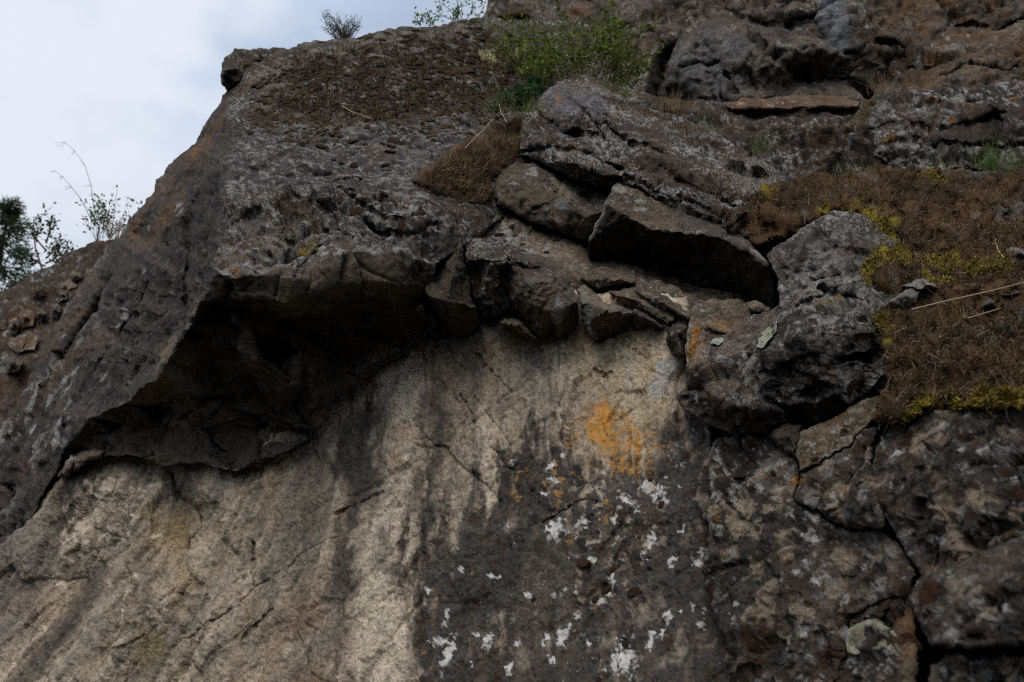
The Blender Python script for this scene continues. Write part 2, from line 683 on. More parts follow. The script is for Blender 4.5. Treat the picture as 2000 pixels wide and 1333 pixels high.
def h_rock(A=1.0, f=(3.2, 9.0), fa=(.05, .02), nz=(.03, .012), seed=0, aniso=(1, 1, 1), nod=1.0, crev=1.0, ter=.018, tf=2.6):
    def fn(P, Q, N):
        an = np.asarray(aniso, np.float32)
        W = P + .03 * np.stack([gn(P * 4.1, 41), gn(P * 4.1, 42), gn(P * 4.1, 43)], 1)
        D = CUR['disc']
        h = lim(1.6, A * .6 * nz[0]) * fb(P, 1.6, 4, seed + 1) + lim(14, A * .4 * nz[1]) * fb(P, 14, 4, seed + 2, .6) * att(22)
        h = h + lim(6.5, .03) * (1 - D) * (fb(P, 6.5, 3, seed + 30, .55) - .6 * ridged(P, 5, 2, seed + 31))
        for k, (ff, aa) in enumerate(zip(f, fa)):
            F1, F2, idn, fac = cell(W * an, ff, seed + 50 + k)
            h = h + D * att(ff * 1.3) * lim(ff * 1.3, A * aa, .45) * ((1.0 if k == 0 else .8) * (fac * .9 + (idn - .5) * .5) - .3 * np.exp(-((F2 - F1) / .05) ** 2))
        # layers that break off in small sharp steps
        if ter:
            tilt = P[:, 0] * .5 + P[:, 2] * 1.1 - P[:, 1] * .4
            h = h + D * lim(tf * 3.5, A * ter, .45) * att(tf * 4) * (terrace(3.2 * fb(W * an, tf, 4, seed + 60, .55) + tilt * tf * .7) - tilt * tf * .7)
            h = h + D * lim(tf * 10, A * ter * .4) * att(tf * 12) * terrace(3.2 * fb(W * an, tf * 3.3, 3, seed + 61, .55))
        # crust of small nodules, and narrow crevices
        if nod:
            F1, F2, idn, fac = cell(W, 27, seed + 90)
            h = h + lim(27, A * .008 * nod) * sm(.62, .08, F1) * (idn > .5) * att(27)
            F1, F2, idn, fac = cell(W, 60, seed + 91)
            h = h + lim(60, A * .004 * nod) * sm(.62, .08, F1) * (idn > .5) * att(60)
        h = h - lim(13, A * .022 * crev, .5) * sm(.80, .97, ridged(P * an, 4.2, 3, seed + 95)) * att(14)
        return h
    return fn


def c_rock(b1, b2, white=.25, orange=.05, dark=.4, speck=.3, seed=0, moss=0, extra=None, big=12.0):
    def fn(P, Q, N):
        n = len(P)
        C = np.zeros((n, 4), np.float32)
        m = sm(-.35, .35, fb(P, 2.1, 4, seed + 3))
        C[:, :3] = b1 * (1 - m[:, None]) + b2 * m[:, None]
        lay(C, DARK, dark * sm(-.05, .35, fb(P, 4.3, 5, seed + 4, .6)))
        C[:, :3] *= np.array([1.06, .97, .88], np.float32)
        C[:, :3] *= (1 + .4 * fb(P, 17, 4, seed + 5, .65))[:, None].clip(.35, 1.9)
        C[:, 3] = speck * sm(-.4, .5, fb(P, 3.0, 3, seed + 6))
        if white:
            cl = sm(-.25, .45, fb(P, 2.4, 3, seed + 7))
            mk = spots(P, big, white * 1.2, .42, seed + 8) * cl
            mk = np.maximum(mk * .7, spots(P, big * 2.6, white * 1.3, .42, seed + 9, .03, .6) * cl)
            mk = np.maximum(mk, spots(P, big * 5.5, white * 1.2, .42, seed + 13, .05, .6) * sm(-.1, .4, fb(P, 4.4, 3, seed + 14)))
            lay(C, WHITE * .78, .8 * mk)
        if orange:
            mk = spots(P, 7, orange * 2, .4, seed + 10) * sm(-.15, .3, fb(P, 28, 3, seed + 11))
            lay(C, ORANGE * .65, .6 * mk)
        if moss:
            mk = sm(.1, .35, fb(P, 7, 5, seed + 12, .6) + moss - .5)
            lay(C, MOSSB, .9 * mk)
        if extra is not None:
            extra(C, P, Q, N)
        return C
    return fn


# ------------------------------------------------------------------ the ground under the camera
def make_ground():
    n = 90
    xs = np.linspace(-1, 1, n)
    xs = np.sign(xs) * np.abs(xs) ** 2.2 * 300
    X, Y_ = np.meshgrid(xs, xs + 2.0)
    Z = 1.35 * sm(0.9, 3.6, Y_ + .25 * np.clip(X, -4, 2)) + .12 * np.sin(X * 1.3) * np.sin(Y_ * 1.1)
    V = np.stack([X, Y_, Z - .25], -1).reshape(-1, 3)
    i = np.arange(n * n).reshape(n, n)
    F = np.stack([i[:-1, :-1], i[:-1, 1:], i[1:, 1:], i[1:, :-1]], -1).reshape(-1, 4)
    C = np.tile(np.array([[.045, .04, .028, .1]], np.float32), (n * n, 1))
    o = mesh_obj('ground', V, F.ravel(), np.full(len(F), 4), C, M_FAR)
    tag(o, kind='structure')


make_ground()

# ------------------------------------------------------------------ bedrock behind everything, added to stop light leaking through the gaps
relief('bedrock',
       [(-900, 900), (-600, 760), (-300, 700), (-60, 640), (0, 600), (120, 530), (250, 470), (330, 360), (400, 280), (460, 200), (600, 110), (760, 90), (930, 70), (990, -40), (1100, -220), (1500, -420),
        (2900, -420), (2900, 1900), (-900, 1900)],
       pts=[(-900, 900, 11.5), (-600, 760, 11), (-300, 700, 10), (-60, 640, 9.5), (250, 470, 7.6), (460, 200, 6.8), (600, 110, 6.9), (930, 70, 7.6), (990, -40, 8.6), (1100, -220, 9.0), (1500, -420, 9.0), (2060, -40, 8.0),
            (2060, 400, 5.6), (1500, 400, 5.4), (1100, 330, 5.4), (1000, 600, 4.75), (1500, 620, 4.3), (1340, 800, 4.2), (2060, 800, 3.4),
            (2060, 1400, 2.7), (1500, 1400, 3.7), (1000, 1400, 4.3), (600, 900, 5.0), (300, 900, 5.4), (0, 900, 6.4), (-60, 1400, 5.7), (600, 500, 5.3),
            (1700, 1000, 3.5), (1300, 100, 8.6), (1600, 40, 8.0), (1900, 40, 7.8), (1100, 60, 9.2), (1500, 210, 7.4), (1900, 230, 6.6), (1250, 200, 7.6), (2040, 150, 6.8), (1750, 330, 5.9), (2220, 0, 5.8), (2220, 400, 3.8), (2220, 800, 2.3), (2220, 1300, 1.95), (2600, -200, 6.5), (2600, 400, 3.2), (2600, 800, 2.1), (2600, 1300, 1.75), (2900, -420, 7), (2900, 1900, 1.6), (2900, 700, 2.2),
            (2200, 1900, 2.0), (1500, 1900, 2.9), (1000, 1900, 3.5), (500, 1900, 4.1), (0, 1900, 4.6), (-300, 1200, 6.4), (-900, 1900, 6.5), (-900, 1300, 8.5), (-400, 1900, 5.4)],
       step=9, thick=1.2, rim=(10, 0), clamp=(-900, -420, 2900, 1900), hfun=h_rock(1.0, (2.5, 6), (.10, .04)), cfun=c_rock(BRN, DARK, white=.2, orange=.03, moss=.2), mat=M_FAR)
tag(bpy.data.objects['bedrock'], kind='structure')

# ------------------------------------------------------------------ the big bare face at the bottom
WALL = [(-60, 1400, 5.0), (-60, 1150, 5.25), (115, 930, 5.05), (350, 905, 4.7), (470, 915, 4.55), (640, 800, 4.45), (830, 650, 4.3),
        (1000, 640, 4.12), (1150, 655, 3.95), (1320, 650, 3.8), (1340, 800, 3.7), (1400, 1000, 3.45), (1480, 1400, 3.15), (1100, 1000, 3.82),
        (1000, 1400, 3.72), (700, 1000, 4.3), (700, 1400, 4.08), (400, 1400, 4.4), (480, 1100, 4.46), (200, 1150, 4.85), (200, 1400, 4.68),
        (250, 960, 4.72)]


def WY(x, y):
    return float(rbf(WALL, [x], [y])[0])


LEANX = [-60, 0, 200, 400, 600, 800, 1000, 1200, 1400, 1480]
LEANV = [-.75, -.75, -.68, -.45, -.22, -.13, -.05, .02, .12, .14]


def streak(Q):
    """coordinate that is constant along the lines water runs down the face"""
    x, y = Q
    l = np.interp(x, LEANX, LEANV)
    return x - l * (y - 1000)


WHITES = [(1085, 1032, 17, 15), (1137, 1026, 11, 11), (1280, 962, 18, 13), (1262, 950, 9, 8), (1296, 975, 7, 7), (1218, 1290, 22, 26), (1095, 1245, 10, 22), (1068, 965, 7, 6),
          (1074, 912, 5, 13), (1080, 943, 8, 6), (1096, 885, 5, 7), (1270, 1250, 7, 22), (1295, 1235, 6, 13), (1302, 1200, 8, 14), (1062, 1242, 5, 13),
          (860, 1250, 14, 10), (880, 1275, 7, 26), (870, 1300, 5, 14), (990, 1305, 9, 14), (950, 1250, 7, 16), (1145, 1256, 5, 5), (1076, 1286, 8, 6),
          (1265, 1065, 7, 20), (1275, 1050, 6, 10), (1313, 1097, 6, 10), (1362, 1100, 8, 8), (1370, 1080, 6, 6), (1240, 1000, 8, 5), (1205, 1020, 9, 6),
          (1224, 980, 12, 6), (1155, 1095, 9, 7), (1195, 1130, 6, 9), (1165, 1170, 10, 7), (1185, 1150, 6, 6), (1330, 1036, 6, 7), (905, 1115, 5, 8),
          (960, 1120, 10, 5), (870, 1195, 4, 12), (845, 1158, 5, 5), (1030, 1163, 8, 5), (930, 1240, 6, 5), (1005, 1250, 6, 5), (1330, 1190, 4, 4),
          (250, 1120, 9, 8), (262, 1128, 14, 8), (250, 1165, 8, 18), (243, 1195, 6, 12), (215, 1145, 5, 8), (190, 970, 11, 8), (205, 950, 8, 12), (160, 1030, 9, 7),
          (170, 1060, 12, 6), (185, 1000, 9, 12), (155, 1060, 6, 6), (130, 1090, 5, 8), (300, 950, 8, 5), (170, 945, 10, 5), (218, 930, 7, 5), (150, 990, 7, 5),
          (245, 1035, 5, 5), (262, 1005, 9, 4), (140, 1015, 6, 4), (148, 1000, 5, 9), (115, 1140, 8, 6), (90, 1230, 8, 4), (305, 1045, 8, 5)]


def c_wall(P, Q, N):
    n = len(P)
    x, y = Q
    C = np.zeros((n, 4), np.float32)
    s = streak(Q)
    SQ = np.stack([s / 1000 * 2.2, y / 1000 * 2.2 * .16, np.zeros(n)], 1)
    st1 = fb(SQ, 6, 4, 401)
    st2 = fb(SQ, 17, 4, 402)
    st3 = fb(SQ, 48, 3, 403)
    m = sm(-.4, .4, fb(P, 1.3, 4, 404))
    C[:, :3] = TAN * (1 - m[:, None]) + c3(.30, .245, .185) * m[:, None]
    lay(C, c3(.36, .245, .15), .4 * sm(.05, .4, fb(P, 2.3, 4, 405)))
    lay(C, GTAN, .6 * sm(-.05, .3, st1))
    lay(C, TAN2 * .85, .5 * sm(.05, .35, -st1 + .5 * st2))
    lay(C, c3(.135, .115, .098), .6 * sm(.12, .45, st2 + .3 * st3 + .3 * sm(420, 640, x) * sm(880, 780, x)))
    for s0, ws, v in ((345, 22, .5), (470, 12, .35), (560, 16, .4), (610, 26, .55), (120, 20, .6), (60, 30, .6), (905, 16, .4), (1060, 18, .35), (1130, 10, .3)):
        lay(C, c3(.12, .105, .092), v * np.exp(-((s + 10 * st3 + 14 * fb(P, 4, 3, 440) - s0) / ws) ** 2) * sm(-.45, .25, fb(P, 3.5, 4, 441)))
    # pale streak and the dark ones beside it
    wob = 9 * st3
    q = (x + wob, y)
    lay(C, c3(.17, .14, .11), .55 * polym(q, [(840, 660), (960, 640), (1010, 760), (900, 800), (860, 720)], 40))
    lay(C, c3(.19, .165, .135), .45 * polym(q, [(960, 700), (1080, 720), (1090, 840), (1000, 860)], 40))
    pale = polym(q, [(742, 735), (800, 690), (835, 760), (815, 830), (822, 900), (790, 960), (775, 1040), (762, 1130), (790, 1220), (800, 1400), (690, 1400), (688, 1230),
                     (700, 1120), (715, 1020), (752, 930), (745, 830)], 15)
    lay(C, TAN2, .58 * pale)
    lay(C, c3(.45, .29, .17), .5 * polym(q, [(745, 830), (815, 830), (820, 900), (770, 930)], 20) * sm(-.3, .3, fb(P, 9, 3, 407)))
    dk = polym(q, [(640, 880), (700, 790), (735, 740), (752, 800), (742, 930), (715, 1010), (700, 1110), (695, 1160), (650, 1160), (655, 1050), (690, 960), (640, 930)], 16)
    lay(C, DARK * 1.5, .6 * polym(q, [(655, 1120), (702, 1120), (694, 1250), (690, 1400), (640, 1400), (650, 1250)], 16) * sm(-.5, .2, fb(P, 6, 4, 446) + st2))
    lay(C, c3(.17, .135, .105), .5 * polym(q, [(590, 880), (650, 850), (645, 1000), (600, 1060), (575, 980)], 22))
    lay(C, DARK * 1.05, .85 * dk * sm(-.9, .0, fb(P, 9, 4, 442) + st2))
    dk2 = polym(q, [(846, 770), (880, 800), (870, 880), (850, 960), (830, 1010), (810, 1050), (795, 1010), (808, 940), (835, 850)], 22)
    lay(C, DARK * .95, .85 * dk2 * sm(-.9, .0, fb(P, 9, 4, 443) + st2))
    a2 = np.stack([x, y, 0 * x], 1)
    qb = (x + 40 * fb(a2 / 70, 1, 3, 431) + 16 * st2, y + 70 * st2 + 45 * st3 + 24 * fb(a2 / 60, 1, 3, 432))
    big = polym(qb, [(985, 895), (1020, 855), (1090, 848), (1135, 900), (1210, 935), (1270, 900), (1300, 850), (1330, 790), (1420, 850), (1480, 1400), (800, 1400), (800, 1290),
                    (822, 1150), (765, 1120), (765, 1070), (800, 1040), (855, 1010), (930, 985), (965, 940)], 30)
    lay(C, CHAR * 1.05, .95 * big * sm(-1.05, -.2, fb(P, 6, 4, 406) + .5 * st2))
    lay(C, c3(.13, .112, .092), big * .45 * sm(.15, .45, st1 + .4 * st2))
    lay(C, c3(.095, .085, .076), big * .4 * sm(.0, .45, fb(P, 3.4, 5, 408, .6)))
    lay(C, c3(.14, .11, .085), big * .6 * polym(q, [(1120, 1000), (1280, 1010), (1270, 1180), (1200, 1220), (1130, 1130)], 30) * sm(-.2, .3, fb(P, 13, 4, 409)))
    dl = polym(q, [(215, 1085), (205, 1140), (150, 1230), (80, 1333), (40, 1400), (20, 1333), (110, 1220), (165, 1120)], 12)
    lay(C, CHAR * 1.4, .75 * dl)
    lay(C, c3(.14, .125, .115), .55 * polym(q, [(-60, 1080), (60, 1010), (130, 1000), (110, 1120), (40, 1250), (-60, 1330)], 40))
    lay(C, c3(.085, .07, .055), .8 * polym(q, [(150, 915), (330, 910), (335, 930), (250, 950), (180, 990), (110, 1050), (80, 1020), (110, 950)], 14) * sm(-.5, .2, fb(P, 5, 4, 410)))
    lay(C, c3(.19, .15, .06), .65 * polym(q, [(260, 1240), (320, 1230), (335, 1270), (290, 1310), (245, 1290)], 14))
    lay(C, c3(.33, .24, .11), .55 * polym(q, [(290, 1000), (400, 990), (370, 1060), (380, 1150), (340, 1200), (345, 1080), (280, 1060)], 22))
    lay(C, c3(.20, .125, .085), .5 * polym(q, [(480, 1180), (640, 1150), (690, 1240), (680, 1400), (460, 1400)], 50) * sm(-.3, .4, fb(P, 4, 4, 411)))
    lay(C, c3(.45, .36, .22), .55 * polym(q, [(1120, 680), (1230, 670), (1310, 690), (1310, 800), (1230, 850), (1160, 770)], 35))
    lay(C, c3(.42, .40, .37), .5 * polym(q, [(1217, 680), (1236, 690), (1240, 800), (1222, 760)], 7))
    lay(C, c3(.36, .36, .36), .75 * polym(q, [(1288, 700), (1330, 700), (1335, 760), (1290, 775), (1265, 775)], 7) * sm(-.9, .3, fb(P, 9, 3, 412)))
    C[:, :3] *= (1 + .20 * fb(P, 26, 4, 413, .7))[:, None].clip(.3, 1.9)
    C[:, :3] *= (1 + .35 * fb(P, 110, 2, 429, .8))[:, None].clip(.3, 1.9)
    C[:, :3] *= (1 - .4 * sm(.15, .5, fb(P, 60, 3, 425)))[:, None]
    C[:, 3] = .05 + .14 * big
    # orange lichen patch with its drips
    om = polym(q, [(1100, 800), (1150, 772), (1220, 782), (1295, 830), (1302, 890), (1280, 955), (1210, 945), (1135, 900), (1098, 860)], 38)
    core = polym(q, [(1135, 790), (1190, 785), (1235, 830), (1280, 870), (1262, 905), (1220, 900), (1160, 860)], 24)
    co = om * .42 + .12 * core + 0.35 * polym(q, [(1145, 930), (1165, 925), (1165, 985), (1148, 975)], 9) + .42 * polym(q, [(1150, 775), (1185, 775), (1200, 880), (1150, 860)], 16)
    tx = .75 * st3 + .35 * st2 + .75 * fb(P, 38, 4, 414, .7)
    tz = .5 * st3 + .3 * st2 + .55 * fb(P, 30, 4, 427, .7) + .6 * fb(P, 85, 3, 428, .8)
    lay(C, c3(.40, .22, .07), .55 * sm(.35, .75, co + .5 * tz))
    gran = sm(-.12, .22, fb(P, 48, 4, 435, .75))
    lay(C, c3(.52, .245, .045), np.clip(sm(.40, .66, co + .62 * tz) * (.15 + .85 * gran), 0, .85))
    lay(C, c3(.52, .245, .045), .75 * sm(.78, 1.0, co + .6 * tz))
    lay(C, c3(.42, .22, .06), .7 * spots(P, 26, .16, .3, 415, rag=.8) * polym(q, [(960, 900), (1100, 870), (1180, 930), (1280, 1010), (1230, 1090), (1120, 1060), (1000, 1000)], 40))
    lay(C, c3(.40, .22, .07), .6 * spots(P, 26, .06, .24, 416, rag=.8) * big)
    # black lichen discs and white crusts
    bl = polym(q, [(1000, 900), (1110, 860), (1290, 1000), (1280, 1180), (1160, 1200), (1090, 1080), (1010, 1000)], 40)
    lay(C, c3(.028, .025, .024), .85 * spots(P, 17, .45, .36, 417) * bl)
    lay(C, c3(.05, .034, .026), .85 * spots(P, 14, .3, .34, 418) * big)
    lay(C, c3(.07, .06, .05), .7 * spots(P, 22, .10, .26, 423) * (1 - big))
    for k, (bx, by, rx, ry) in enumerate(WHITES):
        lay(C, WHITE * .95 if bx > 700 else c3(.56, .48, .38), .95 * blob(Q, bx, by, rx * .8, ry * .85, .2, .32, 1.25, 10.0))
    wh = sm(.12, .5, fb(SQ, 12, 3, 419))
    lay(C, WHITE * .85, .85 * spots(P, 24, .13, .34, 420, rag=1.0) * np.clip(big + .1, 0, 1) * wh)
    lay(C, WHITE * .75, .85 * spots(P, 45, .14, .34, 421, rag=.9) * big * sm(.0, .4, fb(P, 2.4, 3, 444)))
    lay(C, c3(.42, .37, .30), .8 * sm(.28, .42, fb(P, 22, 4, 422, .6)) * big * polym(q, [(1120, 940), (1290, 950), (1290, 1070), (1200, 1200), (1130, 1180)], 40))
    lay(C, c3(.54, .46, .36), .85 * sm(.16, .3, fb(P, 15, 4, 424, .7)) * polym(q, [(110, 1000), (170, 935), (330, 930), (330, 1000), (230, 1060), (130, 1130)], 30))
    return C


CRK = dict(
    diag=[(340, 1262), (420, 1215), (470, 1185), (490, 1155), (560, 1110), (580, 1090), (600, 1075), (660, 1050)],
    left=[(335, 925), (345, 945), (352, 975), (395, 1000), (398, 1030), (372, 1060), (368, 1110), (376, 1140), (360, 1160)],
    v1=[(495, 1060), (492, 1100), (497, 1145)],
    a=[(925, 775), (960, 815), (1003, 872)], b=[(822, 840), (850, 868), (875, 872)], c=[(1160, 718), (1180, 731), (1195, 726)],
    d=[(880, 670), (890, 700), (905, 722)], e=[(1050, 672), (1060, 700), (1068, 724)], f=[(1092, 810), (1100, 830), (1110, 860)],
    g=[(970, 880), (985, 905), (1000, 915)], h=[(1060, 1020), (1100, 1000), (1150, 975), (1175, 985)], i=[(655, 1000), (700, 985), (745, 960)],
    j=[(1225, 672), (1245, 690), (1270, 695)], k=[(470, 1245), (510, 1215), (530, 1190)], m=[(930, 690), (960, 725), (1000, 765)], n=[(900, 770), (930, 830), (945, 850)])


def h_wall():
    base = h_rock(1.0, (2.6, 7.5, 19.0), (.035, .02, .007), (.030, .007), 3, (1, 1, .55), nod=.3, crev=.35, ter=.009, tf=3.8)

    def fn(P, Q, N):
        s = streak(Q)
        SQ = np.stack([s / 1000 * 2.2, Q[1] / 1000 * .5, np.zeros(len(P))], 1)
        big = sm(900, 1120, Q[0]) * sm(850, 950, Q[1])
        left = 1 - sm(330, 560, Q[0])
        h = base(P, Q, N) * (.72 - .25 * big + .12 * left) + .012 * fb(SQ, 14, 4, 31) + .02 * left * fb(SQ, 9, 3, 33)
        # thin flakes that step down to the right
        ax = np.stack([P[:, 0] * .75 + P[:, 2] * .66, (-P[:, 0] * .66 + P[:, 2] * .75) * 4.5, P[:, 1]], 1)
        F1, F2, idn, fac = cell(ax + .06 * np.stack([gn(P * 4, 1), gn(P * 4, 2), 0 * s], 1), 2.6, 77)
        h += .014 * (1 - .5 * big) * (idn - .5) + .008 * fac
        h += .004 * fb(P, 55, 3, 35, .7)
        pit = spots(P, 30, .22, .22, 36)
        h -= .012 * pit * big
        return h
    return fn


relief('rock_face',
       [(-60, 1400), (-60, 1130), (40, 1030), (105, 950), (135, 905), (220, 870), (350, 870), (470, 870), (600, 770), (760, 630), (830, 560), (1000, 560), (1340, 580), (1380, 760),
        (1390, 860), (1400, 1000), (1410, 1150), (1450, 1260), (1490, 1400)],
       creases=[[(330, 925, 4.78), (350, 980, 4.80), (392, 1005, 4.72), (372, 1060, 4.70), (365, 1110, 4.66), (376, 1140, 4.64), (350, 1210, 4.64), (330, 1290, 4.62), (300, 1400, 4.62)],
                [(230, 1075, 4.84), (165, 1200, 4.90), (90, 1333, 4.92)], [(262, 1040, 4.70), (215, 1150, 4.73), (130, 1333, 4.74)]],
       pts=WALL + [(420, 980, 4.55), (410, 1150, 4.5), (300, 1000, 4.72), (290, 1160, 4.66), (290, 1270, 4.72), (240, 1240, 4.66), (150, 1150, 5.0), (60, 1250, 5.05), (870, 700, 4.22), (560, 950, 4.44), (800, 1150, 4.08), (1250, 1150, 3.62)],
       step=2.3, thick=.5, rim=(8, .02), hfun=h_wall(), cfun=c_wall, mat=M_WALL, soft=6,
       grooves=[(CRK['diag'], 1.9, .016), (CRK['left'], 5, .035), (CRK['v1'], 3, .025)] + [(CRK[k], 1.9, .022) for k in 'abcdefghijkmn'])
tag(bpy.data.objects['rock_face'], kind='structure')

# ------------------------------------------------------------------ broken slope at the far left
relief('hillside',
       [(-60, 590), (0, 572), (50, 543), (90, 520), (125, 497), (185, 474), (225, 466), (270, 450), (300, 560), (180, 760), (60, 960), (-60, 1080)],
       pts=[(-60, 590, 8.8), (50, 543, 8.4), (125, 497, 8.2), (225, 466, 7.6), (270, 450, 7.4), (300, 560, 6.4), (180, 760, 6.2), (60, 960, 6.2), (-60, 1080, 6.3), (-60, 800, 7.0), (30, 680, 7.4),
            (120, 600, 7.3)],
       creases=[[(100, 560, 7.75), (190, 520, 7.5), (230, 510, 7.2)], [(10, 640, 7.75), (90, 610, 7.4), (170, 570, 7.1)], [(-40, 740, 7.25), (60, 700, 6.95), (120, 650, 6.9)]],
       step=3.2, thick=3.0, rim=(10, .15), hfun=h_rock(1.6, (1.9, 4.6, 10), (.2, .12, .04), (.06, .02), 9, ter=.03, tf=1.6, nod=1.2, crev=2),
       cfun=c_rock(c3(.125, .09, .07), c3(.085, .072, .064), white=.28, orange=.05, dark=.45, speck=.25, seed=20, moss=.30, big=6,
                   extra=lambda C, P, Q, N: (lay(C, c3(.19, .13, .095), .5 * sm(0, .3, fb(P, 2.2, 4, 25)) * sm(600, 640, Q[1])),
                                             lay(C, c3(.07, .05, .03), .7 * sm(560, 500, Q[1] + 46 * fb(P, 3, 4, 24)) * sm(-.4, .2, fb(P, 6, 4, 28))))), mat=M_FAR)
tag(bpy.data.objects['hillside'], kind='structure')

# ------------------------------------------------------------------ upper cliff behind
relief('cliff',
       [(932, 62), (946, 20), (958, -60), (2060, -60), (2060, 200), (1850, 215), (1700, 240), (1400, 240), (1200, 215), (1150, 130), (1060, 80)],
       creases=[[(1330, 100, 6.35), (1370, 60, 6.2), (1460, 40, 6.25), (1600, 60, 6.3)],
                [(1478, 92, 6.05), (1530, 84, 5.95), (1605, 96, 5.95), (1612, 108, 6.1)],
                [(1460, 170, 6.05), (1480, 130, 6.0), (1535, 118, 6.0), (1612, 108, 6.1)],
                [(1282, 190, 7.0), (1300, 110, 6.95), (1330, 60, 6.75), (1420, 20, 6.6)],
                [(1240, 60, 6.75), (1270, 110, 6.6), (1262, 190, 6.5)],
                [(1600, 0, 6.2), (1612, 80, 6.15), (1650, 105, 6.1), (1700, 90, 6.1)],
                [(1720, 190, 5.9), (1760, 120, 5.95), (1830, 70, 6.05), (1900, 60, 6.1), (2060, 30, 5.9)]],
       pts=[(932, 62, 8.4), (958, -60, 9.0), (1150, -60, 8.0), (1150, 130, 7.2), (1060, 80, 7.8), (1200, 215, 6.5), (1400, 240, 6.0), (1700, 240, 5.8), (2060, 200, 5.6),
            (2060, -60, 6.0), (1700, -60, 6.4), (1450, -60, 6.6), (1320, 150, 6.4), (1390, 140, 6.0), (1440, 195, 5.95), (1560, 150, 6.35), (1650, 150, 6.3), (1690, 180, 6.25), (1540, 175, 6.2), (1900, 130, 5.75), (1300, -40, 7.0)],
       step=2.5, thick=1.5, rim=(6, .05), grooves=[(g_, 4, .06) for g_ in ([(1150, 0), (1200, 40), (1290, 70), (1310, 110)], [(1420, 20), (1500, 50), (1600, 70)], [(1650, 105), (1720, 90), (1790, 130), (1860, 110)], [(1760, 0), (1750, 80), (1720, 140)], [(1880, 40), (1940, 60), (2000, 30)], [(1340, 130), (1400, 120), (1440, 180)], [(1840, 150), (1890, 120), (1980, 140)], [(1060, 30), (1120, 60), (1180, 70)])], hfun=h_rock(1.25, (1.1, 2.8, 8), (.22, .08, .025), (.05, .02), 14, ter=.035, tf=1.5, nod=.3, crev=1.2),
       cfun=c_rock(c3(.185, .17, .152), c3(.125, .117, .11), white=.10, orange=.06, dark=.55, speck=.15, seed=40, big=7,
                   extra=lambda C, P, Q, N: (
                       lay(C, c3(.16, .105, .065), .5 * sm(1660, 1790, Q[0] - .2 * Q[1]) * sm(-.1, .3, fb(P, 3.4, 5, 45, .65))),
                       lay(C, c3(.23, .11, .04), .5 * sm(1640, 1760, Q[0]) * sm(.12, .32, fb(P, 7, 5, 46, .7) + .12)),
                       lay(C, c3(.27, .29, .32), .8 * polym(Q, [(1600, -40), (1640, -40), (1660, 60), (1650, 105), (1620, 100), (1606, 40)], 14)),
                       lay(C, c3(.21, .195, .17), .7 * polym(Q, [(1480, 90), (1530, 84), (1610, 100), (1540, 118), (1480, 135), (1465, 180), (1440, 190), (1450, 130)], 10)),
                       lay(C, c3(.15, .155, .165), .6 * polym(Q, [(1310, 110), (1380, 60), (1470, 45), (1450, 190), (1330, 190)], 25)),
                       lay(C, c3(.085, .055, .03), .85 * polym(Q, [(930, 50), (1010, 20), (1030, 25), (960, 60)], 10)),
                       lay(C, c3(.24, .12, .065), .7 * polym(Q, [(1105, 20), (1150, 10), (1160, 30), (1110, 40)], 10)),
                       lay(C, c3(.26, .175, .13), .7 * polym(Q, [(1225, 75), (1265, 70), (1270, 100), (1240, 110)], 10)))), mat=M_FAR)
tag(bpy.data.objects['cliff'], kind='structure')

# ledges between the bush and the right edge
relief('rock_ledge',
       [(1150, 150), (1220, 170), (1300, 190), (1400, 198), (1680, 192), (1720, 215), (1700, 330), (1800, 400), (1600, 400), (1480, 390), (1360, 330), (1250, 250)],
       pts=[(1150, 150, 6.6), (1300, 190, 6.3), (1500, 195, 6.0), (1700, 200, 5.7), (1700, 330, 4.75), (1800, 400, 4.3), (1600, 400, 4.35), (1480, 390, 4.45), (1360, 330, 4.85), (1250, 250, 5.4)],
       creases=[[(1290, 205, 6.0), (1340, 222, 5.75), (1430, 222, 5.65), (1560, 222, 5.6), (1660, 222, 5.5)], [(1330, 255, 5.5), (1440, 265, 5.35), (1560, 262, 5.2), (1640, 270, 5.1)],
                [(1440, 312, 4.95), (1540, 315, 4.85), (1640, 315, 4.8)], [(1450, 300, 5.2), (1550, 298, 5.05), (1640, 298, 5.0)]],
       step=2.6, ysq=(4.6, .36), thick=.8, rim=(4, .02), hfun=h_rock(1.4, (2.2, 6, 14), (.11, .06, .02), (.05, .02), 19, ter=.035, tf=2, nod=1.0, crev=1.4),
       cfun=c_rock(c3(.105, .09, .078), c3(.078, .07, .065), white=.3, orange=.05, dark=.45, speck=.3, seed=60, moss=.40, big=9,
                   extra=lambda C, P, Q, N: (lay(C, c3(.10, .065, .04), .8 * polym(Q, [(1270, 180), (1350, 190), (1340, 225), (1300, 215)], 10)),
                                             lay(C, GREENL * .7, .6 * polym(Q, [(1330, 225), (1400, 235), (1400, 260), (1340, 250)], 8) * sm(0, .3, fb(P, 12, 3, 66))))), mat=M_FAR)
tag(bpy.data.objects['rock_ledge'], kind='structure')
